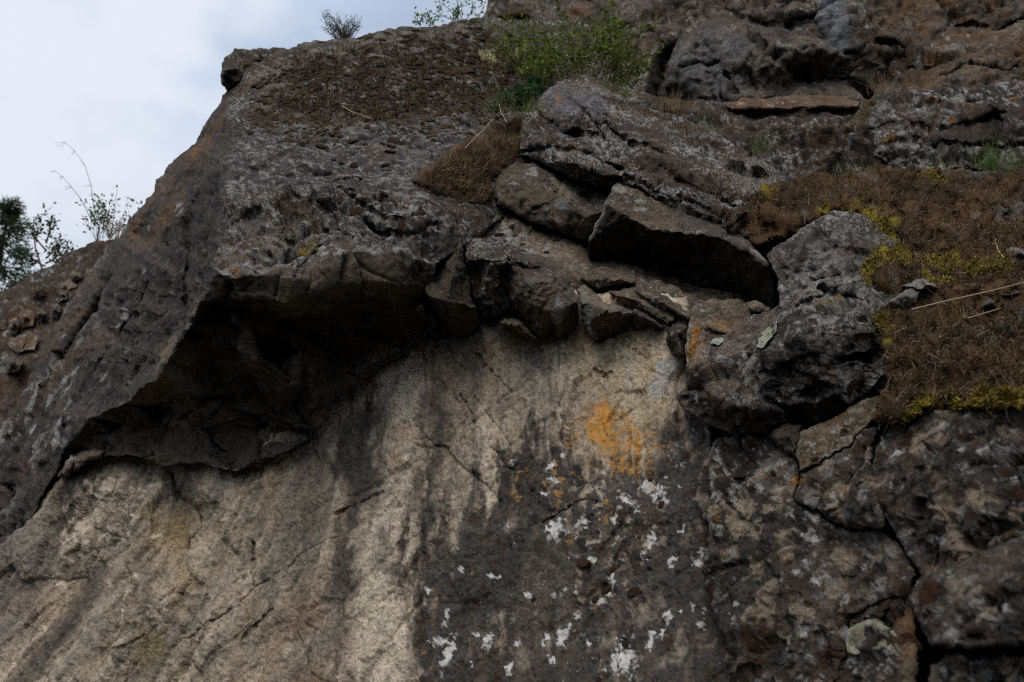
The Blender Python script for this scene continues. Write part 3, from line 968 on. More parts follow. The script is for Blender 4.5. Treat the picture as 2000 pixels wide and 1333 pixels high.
# ------------------------------------------------------------------ the overhanging mass
LIP = [(124, 889, 4.95), (173, 823, 4.62), (219, 796, 4.42), (252, 784, 4.3), (268, 768, 4.22), (301, 743, 4.08), (330, 697, 3.98), (359, 644, 3.88), (392, 590, 3.76),
       (406, 563, 3.7), (419, 532, 3.64), (450, 542, 3.6), (480, 520, 3.6), (500, 537, 3.57), (545, 515, 3.58), (575, 543, 3.55), (605, 510, 3.6), (700, 492, 3.62),
       (780, 495, 3.7), (852, 515, 3.82)]
CONT = [(850, 640), (794, 681), (732, 722), (700, 751), (660, 780), (643, 809), (610, 846), (578, 871), (549, 891), (495, 904), (458, 920), (412, 908), (392, 900), (355, 904),
        (318, 914), (280, 891), (206, 893)]
UNDER = [p[:2] for p in LIP] + [(838, 580)] + CONT + [(150, 905)]
FRONT = [(419, 532), (440, 395), (560, 370), (720, 385), (830, 400), (880, 440), (852, 515), (780, 495), (700, 492), (605, 510), (575, 543), (545, 515), (500, 537), (480, 520), (450, 542)]
TOPM = [(540, 90), (620, 80), (700, 74), (760, 58), (850, 50), (940, 36), (1010, 60), (1000, 150), (960, 215), (930, 235), (850, 245), (760, 235), (680, 250), (620, 255), (560, 235), (520, 240), (505, 190), (540, 150)]


def over_extra(C, P, Q, N):
    x, y = Q
    un = polym(Q, UNDER, 5)
    fr = polym(Q, FRONT, 10)
    left = polym(Q, [(419, 532), (440, 395), (455, 250), (445, 170), (244, 452), (95, 660), (-80, 900), (-80, 1250), (124, 900), (301, 743)], 14)
    # left flank: smooth purple grey rock with rusty bands
    lc = c3(.088, .076, .070) * np.ones((len(x), 1), np.float32)
    t = ((x - 100) * .82 + (y - 900) * .57) / 1000
    tt = ((x - 100) * .57 - (y - 900) * .82) / 1000
    B = np.stack([t * 2, tt * 14, 0 * t], 1)
    lay(lc, c3(.16, .135, .115), sm(0, .5, fb(B[:, [1, 0, 2]] * [[1, 1, 1]], 1.0, 4, 141)) * .7)
    lay(lc, c3(.052, .048, .048), sm(0, .4, fb(P, 3.1, 5, 142, .6)) * .8)
    lay(lc, c3(.045, .041, .040), .75 * sm(.1, .45, fb(B, 3.0, 4, 173) + .3 * polym(Q, [(440, 390), (419, 532), (330, 690), (200, 790), (200, 700), (300, 500), (380, 380)], 30)))
    lay(lc, c3(.19, .165, .14), .6 * sm(.2, .45, fb(P, 14, 4, 174, .65)))
    edge = polym(Q, [(440, 170), (300, 350), (244, 452), (225, 480), (300, 490), (360, 380), (460, 210)], 20)
    lay(lc, c3(.17, .115, .08), .75 * edge * sm(-.3, .3, fb(P, 3.0, 4, 143)))
    lay(lc, c3(.24, .125, .055), .55 * edge * sm(.15, .4, fb(P, 5, 4, 144)))
    lay(lc, c3(.34, .17, .05), .6 * (blob(Q, 158, 612, 9, 5) + blob(Q, 408, 266, 9, 18, .6) + blob(Q, 386, 292, 6, 14, .6)) * sm(-.2, .2, fb(P, 25, 3, 180)))
    lay(lc, c3(.30, .24, .17), .7 * (blob(Q, 320, 690, 11, 45, .45, .3, .3)))
    far = polym(Q, [(95, 660), (-80, 900), (-80, 1130), (90, 930), (160, 720), (190, 640), (150, 590)], 25)
    lay(lc, c3(.15, .11, .085), .6 * far * sm(-.2, .3, fb(P, 3, 4, 148)))
    lay(lc, WHITE * .62, .8 * far * sm(.12, .34, fb(P, 8, 5, 145, .62)) * sm(.0, .35, fb(P, 1.7, 2, 146)))
    lay(lc, WHITE * .75, .9 * polym(Q, [(110, 830), (135, 780), (150, 790), (135, 870), (112, 880)], 8) * sm(-.1, .2, fb(P, 14, 4, 147)))
    lay(lc, WHITE * .7, .9 * spots(P, 8, .12, .24, 149))
    low = polym(Q, [(-80, 960), (110, 920), (120, 960), (60, 1060), (-80, 1250)], 20)
    lay(lc, c3(.085, .076, .072), .6 * low)
    C[:, :3] = C[:, :3] * (1 - left[:, None]) + lc * left[:, None] * (1 + .3 * fb(P, 17, 4, 150, .65))[:, None].clip(.4, 1.8)
    C[:, 3] *= 1 - .6 * left
    # underside: bare, brown black, some pale scars; lit rib and lower part painted paler
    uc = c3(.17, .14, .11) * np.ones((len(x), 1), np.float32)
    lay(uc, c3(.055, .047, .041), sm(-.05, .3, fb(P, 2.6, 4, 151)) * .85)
    lay(uc, c3(.14, .12, .09), .8 * polym(Q, [(560, 690), (590, 680), (640, 740), (650, 770), (620, 780), (580, 740), (540, 720)], 14) * sm(-.5, .2, fb(P, 9, 4, 152)))  # rib that catches light, its brightness put into the colour
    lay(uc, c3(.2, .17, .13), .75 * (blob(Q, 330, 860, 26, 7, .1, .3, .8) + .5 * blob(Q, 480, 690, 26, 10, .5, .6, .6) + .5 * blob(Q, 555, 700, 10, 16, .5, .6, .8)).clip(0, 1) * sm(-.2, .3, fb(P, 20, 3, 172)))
    lay(uc, c3(.135, .112, .088), .75 * polym(Q, [(206, 893), (220, 840), (330, 850), (470, 880), (600, 800), (650, 790), (600, 860), (458, 920)], 20) * sm(-.3, .3, fb(P, 5, 4, 153)))  # faintly lit part near the wall, painted paler
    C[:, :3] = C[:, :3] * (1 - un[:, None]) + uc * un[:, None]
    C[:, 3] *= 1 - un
    # weathered front: warm grey, thick with pale crusts
    lay(C, c3(.19, .165, .145), .6 * fr * sm(-.35, .3, fb(P, 3.6, 4, 154)))
    lay(C, c3(.36, .31, .26), .6 * polym(Q, [(425, 530), (440, 470), (520, 440), (580, 470), (560, 520), (500, 535), (450, 540)], 14) * sm(-.4, .3, fb(P, 8, 4, 155)))
    lay(C, WHITE * .75, .8 * fr * sm(.22, .34, fb(P, 24, 4, 156, .65) + .25 * fb(P, 5, 2, 170)))
    lay(C, WHITE * .8, .85 * polym(Q, [(500, 535), (530, 495), (700, 480), (850, 490), (850, 515), (700, 500), (600, 512), (545, 520)], 12) * sm(.14, .3, fb(P, 26, 4, 157, .65)))
    lay(C, CHAR, .8 * fr * spots(P, 9, .28, .34, 158))
    lay(C, c3(.26, .19, .05), .7 * (blob(Q, 603, 475, 12, 20, .6) + blob(Q, 585, 490, 10, 14, .6)))
    lay(C, RUST * 1.2, .8 * (blob(Q, 457, 524, 10, 8) + blob(Q, 720, 324, 10, 5) + blob(Q, 666, 336, 8, 4)))
    # smooth purple grey band under the moss
    bd = polym(Q, [(455, 260), (560, 245), (830, 245), (960, 225), (900, 320), (800, 380), (560, 370), (440, 390)], 18)
    lay(C, c3(.11, .10, .103), .8 * bd * sm(-.6, .1, fb(P, 4, 4, 159)))
    W_ = np.stack([Q[0] / 95, Q[1] / 22, 0 * Q[0]], 1)
    lay(C, c3(.40, .375, .34), .75 * bd * sm(.20, .34, fb(W_, 4.5, 4, 160, .7) + .2 * fb(P, 3, 2, 171)))
    lay(C, CHAR * 1.1, .7 * bd * sm(.12, .36, fb(W_ + 9, 2.2, 4, 161, .6)))
    # soil and dead moss film under the cushions
    tm = polym(Q, TOPM, 22)
    lay(C, c3(.09, .068, .045), .8 * tm * sm(-.5, .1, fb(P, 5, 4, 162)))
    lay(C, c3(.36, .34, .31), .6 * tm * sm(.22, .4, fb(P, 10, 4, 163)))


def h_over():
    top = h_rock(1.15, (2.6, 7, 18), (.05, .03, .012), (.03, .016), 23, ter=.026, tf=2.4, nod=1.5, crev=1.3)
    und = h_rock(1.0, (1.5, 4.0), (.20, .045), (.008, .006), 27, nod=0, crev=.5, ter=0)
    lef = h_rock(1.8, (2.2, 6.0, 15), (.065, .035, .012), (.04, .012), 29, (1, .6, .8), nod=.7, crev=1.8, ter=.035, tf=1.8)

    def fn(P, Q, N):
        un = polym(Q, UNDER, 4)
        fr = polym(Q, FRONT, 12)
        left = polym(Q, [(419, 532), (440, 395), (455, 250), (445, 170), (244, 452), (95, 660), (-80, 900), (-80, 1250), (124, 900), (301, 743)], 10) * (1 - un)
        tp = (1 - un) * (1 - left)
        hb = top(P, Q, N) * tp * (.55 + .6 * fr) + und(P, Q, N) * un + lef(P, Q, N) * left
        F1, F2, idn, fac = cell(P, 15, 33)
        hb += tp * fr * lim(15, .018) * (sm(.6, .1, F1) * (idn > .35))
        dl = seg_dist(Q[0], Q[1], [p[:2] for p in LIP], False)[0]
        return hb * (.25 + .75 * sm(2, 26, dl))
    return fn


cont3 = [(x, y, WY(x, y) - .13) for x, y in CONT]
relief('overhanging_rock',
       [(247, 442, 5.75), (260, 420), (280, 400), (300, 375), (307, 350), (320, 335, 5.6), (345, 312), (370, 295), (390, 270, 5.5), (415, 225), (435, 192, 5.45), (443, 175), (470, 160, 5.3),
        (480, 118, 5.5), (530, 99), (570, 91), (595, 79), (625, 80), (700, 74, 5.7), (760, 57), (850, 50), (945, 33, 6.4), (1040, 20, 6.5), (1180, 60, 6.4), (1270, 120, 6.2), (1260, 200, 5.9),
        (1120, 330, 5.0), (990, 420, 4.5), (910, 480, 4.08), (852, 515, 3.84), (838, 580, 4.0)] + cont3 +
       [(150, 905, 5.0), (124, 890, 4.95), (112, 925, 5.0), (60, 1010, 5.12), (10, 1080, 5.25), (-60, 1180, 5.4), (-60, 900, 5.8), (0, 840, 5.8), (40, 775), (95, 660, 5.8), (135, 590), (175, 530, 5.8), (228, 468)],
       creases=[LIP[1:-1], [(428, 470, 3.76), (440, 400, 3.88), (432, 330, 4.14), (455, 250, 4.52), (490, 175, 5.1)],
                [(362, 590, 4.12), (372, 500, 4.22), (368, 440, 4.36), (395, 350, 4.5)], [(380, 585, 3.92), (400, 500, 3.93), (415, 430, 4.0), (410, 370, 4.25)],
                [(540, 640, 4.0), (590, 690, 4.12), (640, 745, 4.3)], [(440, 660, 3.92), (500, 700, 4.0), (570, 745, 4.16), (622, 782, 4.34)], [(330, 745, 4.10), (365, 800, 4.28), (400, 860, 4.42), (440, 905, 4.50)], [(365, 800, 4.28), (450, 790, 4.30), (540, 815, 4.36)],
                [(560, 400, 3.82), (720, 392, 3.80), (840, 410, 3.88)], [(440, 585, 3.68), (500, 580, 3.64), (560, 592, 3.64), (640, 552, 3.66), (740, 548, 3.72), (825, 560, 3.88)], [(600, 610, 3.95), (640, 640, 4.05), (700, 690, 4.3)]],
       pts=[(330, 400, 4.85), (250, 560, 4.85), (200, 700, 4.82), (300, 620, 4.42), (150, 700, 5.2), (80, 800, 5.35), (110, 840, 5.1), (230, 740, 4.6), (60, 920, 5.3), (400, 300, 4.9),
            (560, 300, 4.16), (700, 300, 4.12), (560, 180, 4.95), (700, 180, 4.9), (560, 245, 4.45), (700, 245, 4.42), (850, 300, 4.28), (850, 180, 5.05), (950, 120, 5.7), (1100, 120, 5.95), (640, 470, 3.69), (500, 470, 3.69), (750, 450, 3.77),
            (760, 620, 4.14), (480, 640, 3.9), (400, 720, 4.2), (520, 690, 4.26), (480, 745, 4.34), (470, 850, 4.5), (560, 850, 4.46), (310, 800, 4.46), (300, 830, 4.5), (240, 850, 4.68)],
       step=2.2, thick=.9, rim=(4, .015), hfun=h_over(), soft=1.0,
       cfun=c_rock(c3(.115, .10, .088), c3(.085, .076, .07), white=.36, orange=.03, dark=.45, speck=.7, seed=80, extra=over_extra),
       grooves=[([(362, 590), (366, 520), (372, 440), (380, 400)], 4, .07), ([(398, 520), (410, 440), (405, 380)], 3, .04), ([(575, 543), (600, 500), (640, 460)], 3, .03),
                ([(690, 385), (720, 400), (750, 425), (780, 430)], 4, .04), ([(450, 440), (480, 425), (510, 405)], 2.5, .03), ([(560, 350), (575, 380), (600, 395)], 2.5, .025),
                ([(255, 660), (230, 640), (262, 610)], 2.5, .03), ([(400, 850), (440, 885), (455, 915)], 3, .03), ([(640, 400), (650, 440), (690, 470)], 3, .035), ([(560, 440), (570, 480), (560, 510)], 3, .03), ([(700, 420), (740, 450), (800, 455), (850, 440)], 3.5, .04),
                    ([(300, 380), (250, 480), (170, 620), (90, 760)], 6, .06), ([(340, 420), (290, 540), (210, 680), (150, 790)], 5, .05), ([(380, 330), (345, 420), (330, 480)], 4, .06), ([(250, 460), (200, 560), (120, 700)], 6, .06),
                    ([(520, 260), (600, 275), (700, 268), (800, 280)], 4, .03), ([(480, 330), (560, 345), (640, 335)], 4, .03)])
tag(bpy.data.objects['overhanging_rock'], 'huge dark overhanging rock with mossy top and black hollow underside above the bare tan face', 'rock')


def rock(name, label, outline, creases=(), pts=(), A=1.0, b1=BRN, b2=DARK, white=.25, orange=.04, dark=.45, speck=.35, moss=0, seed=0, group=None, big=12, f=(5, 12, 26), fa=(.03, .015, .006), extra=None, nod=1.0, ter=.016, crev=1.0, tf=2.6, **kw):
    kw.setdefault('step', 2.3)
    kw.setdefault('thick', .35)
    kw.setdefault('rim', (4, .014))
    o = relief(name, outline, creases, pts, hfun=h_rock(A, f, fa, (.02, .010), 100 + seed, (1, 1, 1), nod, crev, ter, tf), cfun=c_rock(b1, b2, white, orange, dark, speck, 200 + seed * 7, moss, extra, big), **kw)
    tag(o, label, 'rock', group)
    return o


rock('cap_rock', 'small grey knob of rock jutting at the skyline corner above a dark gap',
     [(585, 93, 5.65), (530, 94, 5.55), (460, 100, 5.42), (440, 112, 5.35), (433, 132, 5.3), (429, 147, 5.3), (433, 163, 5.34), (443, 176, 5.4), (470, 166, 5.42), (498, 146, 5.5), (535, 130, 5.6), (590, 112, 5.7)],
     creases=[[(433, 134, 5.26), (462, 138, 5.25), (490, 136, 5.4)], [(448, 118, 5.36), (490, 116, 5.42), (540, 112, 5.52)]], pts=[(452, 160, 5.42)],
     b1=c3(.13, .118, .10), b2=c3(.09, .083, .075), white=.2, dark=.4, seed=1, A=.8, ysq=(5.2, .8), thick=.6, rim=(12, .08), ter=.03, nod=1.6, crev=2)

# ---- the peak with its blocks
rock('peaked_rock', 'lichen speckled rock mass rising to a peak below the green bush',
     [(1017, 232, 4.68), (1040, 208), (1065, 178, 4.8), (1090, 158), (1115, 149, 4.9), (1150, 155), (1200, 185, 4.9), (1260, 205), (1330, 228, 4.86), (1400, 262, 4.72), (1480, 312, 4.48), (1540, 345, 4.3),
      (1580, 385, 4.25), (1530, 470, 3.95), (1470, 480, 3.95), (1400, 462, 4.0), (1330, 425, 4.12), (1270, 385, 4.28), (1205, 376, 4.36), (1165, 366, 4.34), (1110, 348, 4.38), (1062, 322, 4.48), (1015, 302, 4.6)],
     creases=[[(1066, 318, 4.36), (1100, 312, 4.2), (1140, 326, 4.12), (1165, 340, 4.14), (1205, 345, 4.2), (1290, 372, 4.12), (1330, 395, 4.02), (1400, 428, 3.9), (1470, 458, 3.82)],
              [(1020, 240, 4.62), (1090, 232, 4.52), (1180, 240, 4.5), (1280, 262, 4.5)], [(1050, 282, 4.46), (1120, 280, 4.34), (1200, 290, 4.30), (1300, 315, 4.26)], [(1070, 262, 4.50), (1140, 258, 4.46), (1230, 268, 4.44)]],
     pts=[(1110, 190, 4.72), (1200, 215, 4.7), (1150, 312, 4.22), (1240, 330, 4.24), (1350, 340, 4.2), (1450, 380, 4.02), (1400, 310, 4.44)],
     A=1.45, b1=c3(.12, .103, .09), b2=c3(.085, .077, .072), white=.5, orange=.04, speck=.85, moss=.22, seed=2, grooves=[(g_, 4, .055) for g_ in ([(1060, 235), (1110, 262), (1180, 268)], [(1180, 240), (1230, 280), (1300, 300)], [(1017, 300), (1080, 290), (1150, 300), (1210, 330)], [(1300, 330), (1360, 372), (1430, 400)], [(1330, 385), (1380, 412), (1450, 445)], [(1110, 190), (1150, 220), (1170, 260)], [(1380, 290), (1420, 330), (1500, 350)])], thick=.5, rim=(4, .02), ter=.04, nod=2.0, crev=1.5, f=(3.5, 9, 20), fa=(.06, .03, .014),
     extra=lambda C, P, Q, N: (lay(C, c3(.17, .165, .18), .65 * polym(Q, [(1060, 180), (1100, 160), (1190, 195), (1180, 225), (1080, 225)], 12)),
                               lay(C, c3(.25, .125, .06), .7 * (blob(Q, 1090, 195, 7, 18) + blob(Q, 1120, 288, 6, 5) + blob(Q, 1140, 290, 7, 4))),
                               lay(C, c3(.09, .055, .032), .85 * polym(Q, [(1150, 155), (1200, 180), (1290, 215), (1400, 262), (1380, 285), (1270, 235), (1180, 190)], 9) * sm(-.4, .2, fb(P, 7, 4, 301))),
                               lay(C, c3(.032, .028, .026), .7 * polym(Q, [(1066, 318), (1100, 312), (1140, 328), (1205, 345), (1205, 376), (1165, 366), (1110, 348)], 4))))  # shade of the gap under the lip, painted near black
rock('rounded_block', 'rounded cracked grey block wedged under the peak left of the dark cavity',
     [(962, 345, 4.5), (985, 325, 4.56), (1010, 318, 4.58), (1050, 322, 4.55), (1095, 350, 4.48), (1145, 372, 4.45), (1190, 382, 4.42), (1178, 420, 4.28), (1150, 476, 4.32), (1090, 453, 4.28), (1050, 440, 4.3),
      (1012, 427, 4.36), (972, 402, 4.44), (958, 372, 4.48)],
     creases=[[(1050, 325, 4.5), (1090, 362, 4.32), (1110, 405, 4.2), (1092, 448, 4.22)], [(1110, 405, 4.2), (1150, 420, 4.17), (1175, 415, 4.22)]], pts=[(1010, 370, 4.36), (1050, 405, 4.24), (1130, 395, 4.24), (1120, 440, 4.24)],
     b1=c3(.155, .135, .112), b2=c3(.115, .102, .088), white=.12, dark=.3, speck=.35, seed=3, rim=(12, .05), A=.9, nod=.5,
     grooves=[([(1048, 325), (1068, 355), (1090, 378), (1072, 400), (1040, 415)], 2, .03), ([(1100, 352), (1092, 378), (1118, 402)], 2, .03), ([(1122, 375), (1118, 395), (1117, 425)], 2, .025)],
     extra=lambda C, P, Q, N: (lay(C, c3(.29, .245, .19), .8 * polym(Q, [(1055, 330), (1095, 352), (1122, 372), (1116, 396), (1090, 376)], 6)),
                               lay(C, c3(.26, .27, .29), .6 * blob(Q, 1098, 405, 16, 12))))
rock('flat_faced_block', 'big angular block with a pale sloping top and a broad black underside',
     [(1205, 343, 4.34), (1260, 362, 4.28), (1330, 388, 4.16), (1420, 425, 3.98), (1465, 465, 3.82), (1505, 520, 3.72), (1512, 592, 3.86), (1458, 583, 4.1), (1350, 549, 4.26), (1275, 529, 4.34), (1200, 518, 4.36),
      (1148, 500, 4.3), (1150, 468, 4.14), (1166, 432, 4.12), (1180, 400, 4.1)],
     creases=[[(1152, 470, 4.1), (1181, 403, 4.0), (1215, 420, 3.96), (1250, 438, 3.92), (1295, 452, 3.88), (1350, 455, 3.84), (1400, 463, 3.78), (1450, 487, 3.72), (1502, 525, 3.68)], [(1270, 378, 4.24), (1308, 405, 4.16), (1320, 440, 3.95)]],
     pts=[(1250, 480, 4.14), (1350, 505, 4.06), (1430, 530, 3.97)], A=.6, b1=c3(.175, .148, .112), b2=c3(.115, .098, .08), white=.2, dark=.35, speck=.3, seed=4, step=1.8, thick=.5, rim=(1.6, .004), soft=.4, nod=.4, ter=.012,
     extra=lambda C, P, Q, N: (lay(C, c3(.027, .024, .022), .9 * polym(Q, [(1150, 472), (1181, 404), (1250, 438), (1295, 452), (1400, 463), (1460, 490), (1512, 530), (1512, 600), (1140, 520)], 4)),  # underside colour darkened to deepen the shade there
                               lay(C, c3(.11, .10, .092), .75 * polym(Q, [(1300, 395), (1420, 420), (1480, 480), (1450, 485), (1400, 460), (1325, 445)], 7)),
                               lay(C, c3(.36, .345, .32), .8 * (blob(Q, 1250, 408, 14, 5, -.2) + blob(Q, 1212, 372, 16, 8))),
                               lay(C, c3(.3, .28, .25), .8 * linem(Q, [(1151, 468), (1166, 432), (1181, 404)], 4))))

# ---- pale shelf running behind the lip blocks
relief('rock_shelf',
       [(862, 440), (900, 418), (950, 405), (1015, 425), (1090, 448), (1150, 470), (1160, 500), (1205, 512), (1300, 535), (1470, 570), (1520, 590), (1480, 670), (1380, 700), (1330, 680), (1290, 640), (1200, 600), (1130, 580), (1080, 540),
        (1000, 520), (930, 520), (890, 500)],
       pts=[(862, 440, 4.4), (950, 405, 4.6), (1015, 425, 4.52), (1090, 448, 4.46), (1160, 500, 4.4), (1300, 535, 4.36), (1470, 570, 4.2), (1520, 590, 3.95), (1480, 670, 3.6), (1380, 700, 3.7), (1290, 640, 3.92),
            (1200, 600, 4.02), (1130, 580, 4.05), (1080, 540, 4.06), (1000, 500, 4.14), (890, 500, 4.14), (1100, 500, 4.14), (1240, 560, 4.08), (1340, 590, 3.92)],
       creases=[[(1135, 545, 4.02), (1150, 520, 4.14), (1200, 530, 4.14), (1260, 548, 4.1)]],
       step=2.4, thick=.4, rim=(6, .02), hfun=h_rock(.9, (4, 10, 24), (.04, .02, .008), (.02, .01), 150),
       cfun=c_rock(c3(.25, .21, .168), c3(.15, .128, .102), white=.4, orange=.05, dark=.2, speck=.4, seed=300, moss=0,
                   extra=lambda C, P, Q, N: (lay(C, c3(.06, .042, .03), .9 * polym(Q, [(880, 420), (960, 400), (985, 430), (950, 450), (910, 445), (880, 450)], 8) * sm(-.4, .1, fb(P, 8, 4, 310))),
                                             lay(C, c3(.035, .03, .026), .85 * spots(P, 11, .25, .36, 311)))))
tag(bpy.data.objects['rock_shelf'], kind='structure')

LB = dict(b1=c3(.105, .09, .076), b2=c3(.075, .067, .06), white=.06, orange=.02, dark=.35, speck=.12, A=.6, step=1.6, rim=(1.6, .004), soft=.4, cex=.085, nod=.35, ter=.010, f=(3.5, 9, 22), fa=(.035, .014, .005), thick=.4, group='broken blocks along the lip of the overhang')
rock('wedge_block', 'slim grey wedge of rock hanging point down at the right end of the black overhang',
     [(897, 474, 4.08), (914, 532, 4.02), (926, 594, 4.02), (935, 634, 4.1), (908, 664, 4.2), (888, 650, 4.2), (872, 636, 4.16), (848, 604, 4.06), (827, 570, 4.0), (845, 538, 4.0), (864, 512, 4.02), (880, 488, 4.08)],
     creases=[[(830, 572, 3.94), (870, 588, 3.85), (924, 596, 3.92)], [(870, 588, 3.85), (888, 530, 3.92), (897, 478, 4.04)], [(870, 588, 3.85), (890, 640, 4.1)]], seed=5, **{**LB, 'b1': c3(.15, .13, .105), 'b2': c3(.11, .097, .08)})
rock('lichened_block', 'dark lumpy block with lichened crown beside the slim wedge',
     [(905, 482, 4.1), (925, 462, 4.2), (963, 466, 4.16), (1000, 478, 4.12), (1040, 498, 4.1), (1060, 520, 4.0), (1010, 560, 3.98), (990, 605, 4.02), (968, 622, 4.1), (940, 618, 4.14), (925, 592, 4.1), (914, 535, 4.06)],
     creases=[[(915, 505, 3.98), (960, 510, 3.88), (1000, 508, 3.88), (1050, 520, 3.94)], [(960, 510, 3.88), (945, 575, 4.0), (950, 612, 4.1)]], seed=6, **{**LB, 'white': .3, 'speck': .5, 'A': 1.3, 'dark': .6})
rock('smooth_faced_block', 'large angular block with smooth grey face in the middle of the lip',
     [(990, 500, 3.98), (1040, 496, 4.0), (1072, 505, 4.0), (1100, 512, 3.98), (1115, 545, 3.92), (1128, 578, 3.9), (1130, 620, 3.94), (1124, 645, 3.98), (1104, 664, 4.02), (1078, 662, 4.04), (1052, 668, 4.08), (1030, 645, 4.1),
      (1005, 618, 4.1), (985, 600, 4.08), (975, 560, 4.04)],
     creases=[[(1000, 512, 3.9), (1030, 560, 3.78), (1050, 610, 3.84), (1055, 660, 4.02)], [(1030, 560, 3.78), (1080, 545, 3.82), (1105, 520, 3.94)], [(1080, 545, 3.82), (1072, 610, 3.84), (1090, 655, 3.98)], [(1072, 610, 3.84), (1110, 600, 3.84), (1126, 590, 3.88)]],
     seed=7, extra=lambda C, P, Q, N: lay(C, c3(.36, .35, .33), .75 * blob(Q, 1090, 610, 10, 24, .1, .4, .4)), **{**LB, 'b1': c3(.15, .137, .12), 'b2': c3(.11, .10, .09), 'A': .6})
rock('thin_flake', 'thin grey flake of rock tucked under the smooth faced block',
     [(970, 628, 4.0), (985, 622, 3.98), (1008, 624, 3.98), (1030, 642, 3.98), (1052, 668, 4.0), (1036, 668, 4.06), (1008, 656, 4.08), (985, 645, 4.08)],
     creases=[[(976, 634, 3.98), (1010, 638, 3.92), (1044, 664, 3.97)]], seed=8, **{**LB, 'b1': c3(.19, .165, .14), 'thick': .2})
rock('pale_block', 'pale edged grey block sitting on the tan face right of the smooth faced block',
     [(1129, 566, 3.94), (1145, 551, 4.0), (1186, 588, 3.98), (1236, 603, 3.94), (1240, 645, 3.96), (1210, 660, 3.92), (1175, 664, 3.92), (1154, 667, 3.92), (1140, 640, 3.9), (1134, 605, 3.9)],
     creases=[[(1136, 600, 3.84), (1148, 592, 3.78), (1190, 606, 3.76), (1236, 614, 3.84)], [(1148, 592, 3.78), (1152, 630, 3.78), (1158, 664, 3.86)]], seed=9,
     extra=lambda C, P, Q, N: (lay(C, c3(.33, .27, .2), .75 * polym(Q, [(1128, 566), (1145, 550), (1238, 604), (1190, 604), (1148, 592)], 6)), lay(C, c3(.30, .30, .29), .6 * polym(Q, [(1129, 570), (1148, 592), (1156, 660), (1136, 640)], 6))), **{**LB, 'b1': c3(.145, .13, .11), 'A': .6})  # top face painted paler, as lit from above
rock('corner_block', 'dark triangular block split from the pale block by a thin crack',
     [(1238, 603, 3.92), (1270, 615, 3.9), (1300, 642, 3.86), (1268, 648, 3.9), (1228, 652, 3.94)], creases=[[(1239, 612, 3.83), (1268, 625, 3.8), (1296, 642, 3.83)]], seed=10, **{**LB, 'A': .5, 'b1': c3(.16, .145, .13)})

SL = dict(b1=c3(.24, .205, .165), b2=c3(.16, .138, .112), white=.2, orange=.06, dark=.2, speck=.3, A=.8, step=1.7, rim=(1.6, .005), soft=.4, nod=.4, ter=.010, f=(3.5, 9, 22), fa=(.04, .018, .006), thick=.3, group='thin slabs lying on the shelf')
rock('thin_slab', 'small flat slab lying at the top of the pale block',
     [(1133, 549, 3.98), (1140, 530, 4.05), (1150, 514, 4.1), (1186, 524, 4.1), (1238, 546, 4.02), (1238, 560, 3.98), (1200, 556, 3.96), (1165, 561, 3.96)],
     creases=[[(1136, 545, 3.93), (1180, 543, 3.9), (1236, 554, 3.92)]], seed=11, **SL)
rock('long_slab', 'long pale slab sloping down to the right under the black recess',
     [(1240, 546, 4.02), (1290, 552, 4.04), (1328, 562, 4.02), (1352, 590, 3.88), (1348, 628, 3.74), (1318, 614, 3.76), (1270, 590, 3.84), (1240, 575, 3.92)],
     creases=[[(1241, 570, 3.86), (1290, 590, 3.76), (1345, 622, 3.68)]], seed=12, **SL)
rock('middle_slab', 'dark edged slab under the long pale slab',
     [(1190, 570, 3.95), (1238, 562, 3.96), (1280, 590, 3.86), (1318, 616, 3.78), (1305, 640, 3.8), (1268, 616, 3.85), (1225, 600, 3.9)],
     creases=[[(1200, 578, 3.86), (1250, 592, 3.8), (1308, 630, 3.73)]], seed=18, **{**SL, 'b1': c3(.2, .175, .15)})
rock('orange_lichened_slab', 'tan slab with bright orange lichen on its left edge below the black recess',
     [(1352, 592, 3.86), (1400, 582, 3.96), (1462, 592, 3.9), (1470, 630, 3.72), (1440, 650, 3.6), (1400, 655, 3.58), (1372, 690, 3.52), (1342, 720, 3.55), (1338, 670, 3.6), (1345, 625, 3.68)],
     creases=[[(1346, 640, 3.6), (1372, 632, 3.55), (1400, 645, 3.53)]], seed=13,
     extra=lambda C, P, Q, N: (lay(C, c3(.56, .25, .05), .9 * polym(Q, [(1345, 625), (1375, 625), (1440, 625), (1430, 645), (1375, 650), (1365, 695), (1340, 700)], 12) * sm(-.12, .22, fb(P, 14, 4, 321))),), **SL)
rock('cream_pebble', 'small cream stone lying above the orange slab',
     [(1455, 590, 3.82), (1475, 587, 3.82), (1500, 598, 3.76), (1497, 610, 3.72), (1470, 608, 3.74)], creases=[[(1460, 600, 3.76), (1480, 598, 3.72), (1496, 604, 3.7)]], seed=14, **{**SL, 'b1': c3(.36, .31, .25), 'thick': .15})
rock('jagged_flake', 'jagged dark flakes standing at the right end of the shelf',
     [(1300, 640, 3.84), (1325, 618, 3.8), (1344, 630, 3.74), (1338, 690, 3.66), (1330, 700, 3.7), (1310, 690, 3.8)], creases=[[(1306, 650, 3.76), (1325, 655, 3.68), (1330, 690, 3.66)]], seed=15, **{**LB, 'white': .3, 'A': 1.2})
rock('pale_chip', 'pale split stone at the left foot of the overhang',
     [(112, 932, 4.9), (128, 905, 4.9), (150, 885, 4.92), (180, 878, 4.85), (207, 880, 4.78), (200, 892, 4.74), (170, 905, 4.8), (146, 922, 4.86), (130, 938, 4.9)],
     creases=[[(120, 925, 4.85), (150, 900, 4.8), (195, 884, 4.72)]], seed=16, b1=c3(.19, .165, .14), b2=c3(.13, .115, .1), white=.15, dark=.3, soft=.6, grooves=[([(150, 885), (146, 905), (138, 925)], 2.5, .04)])
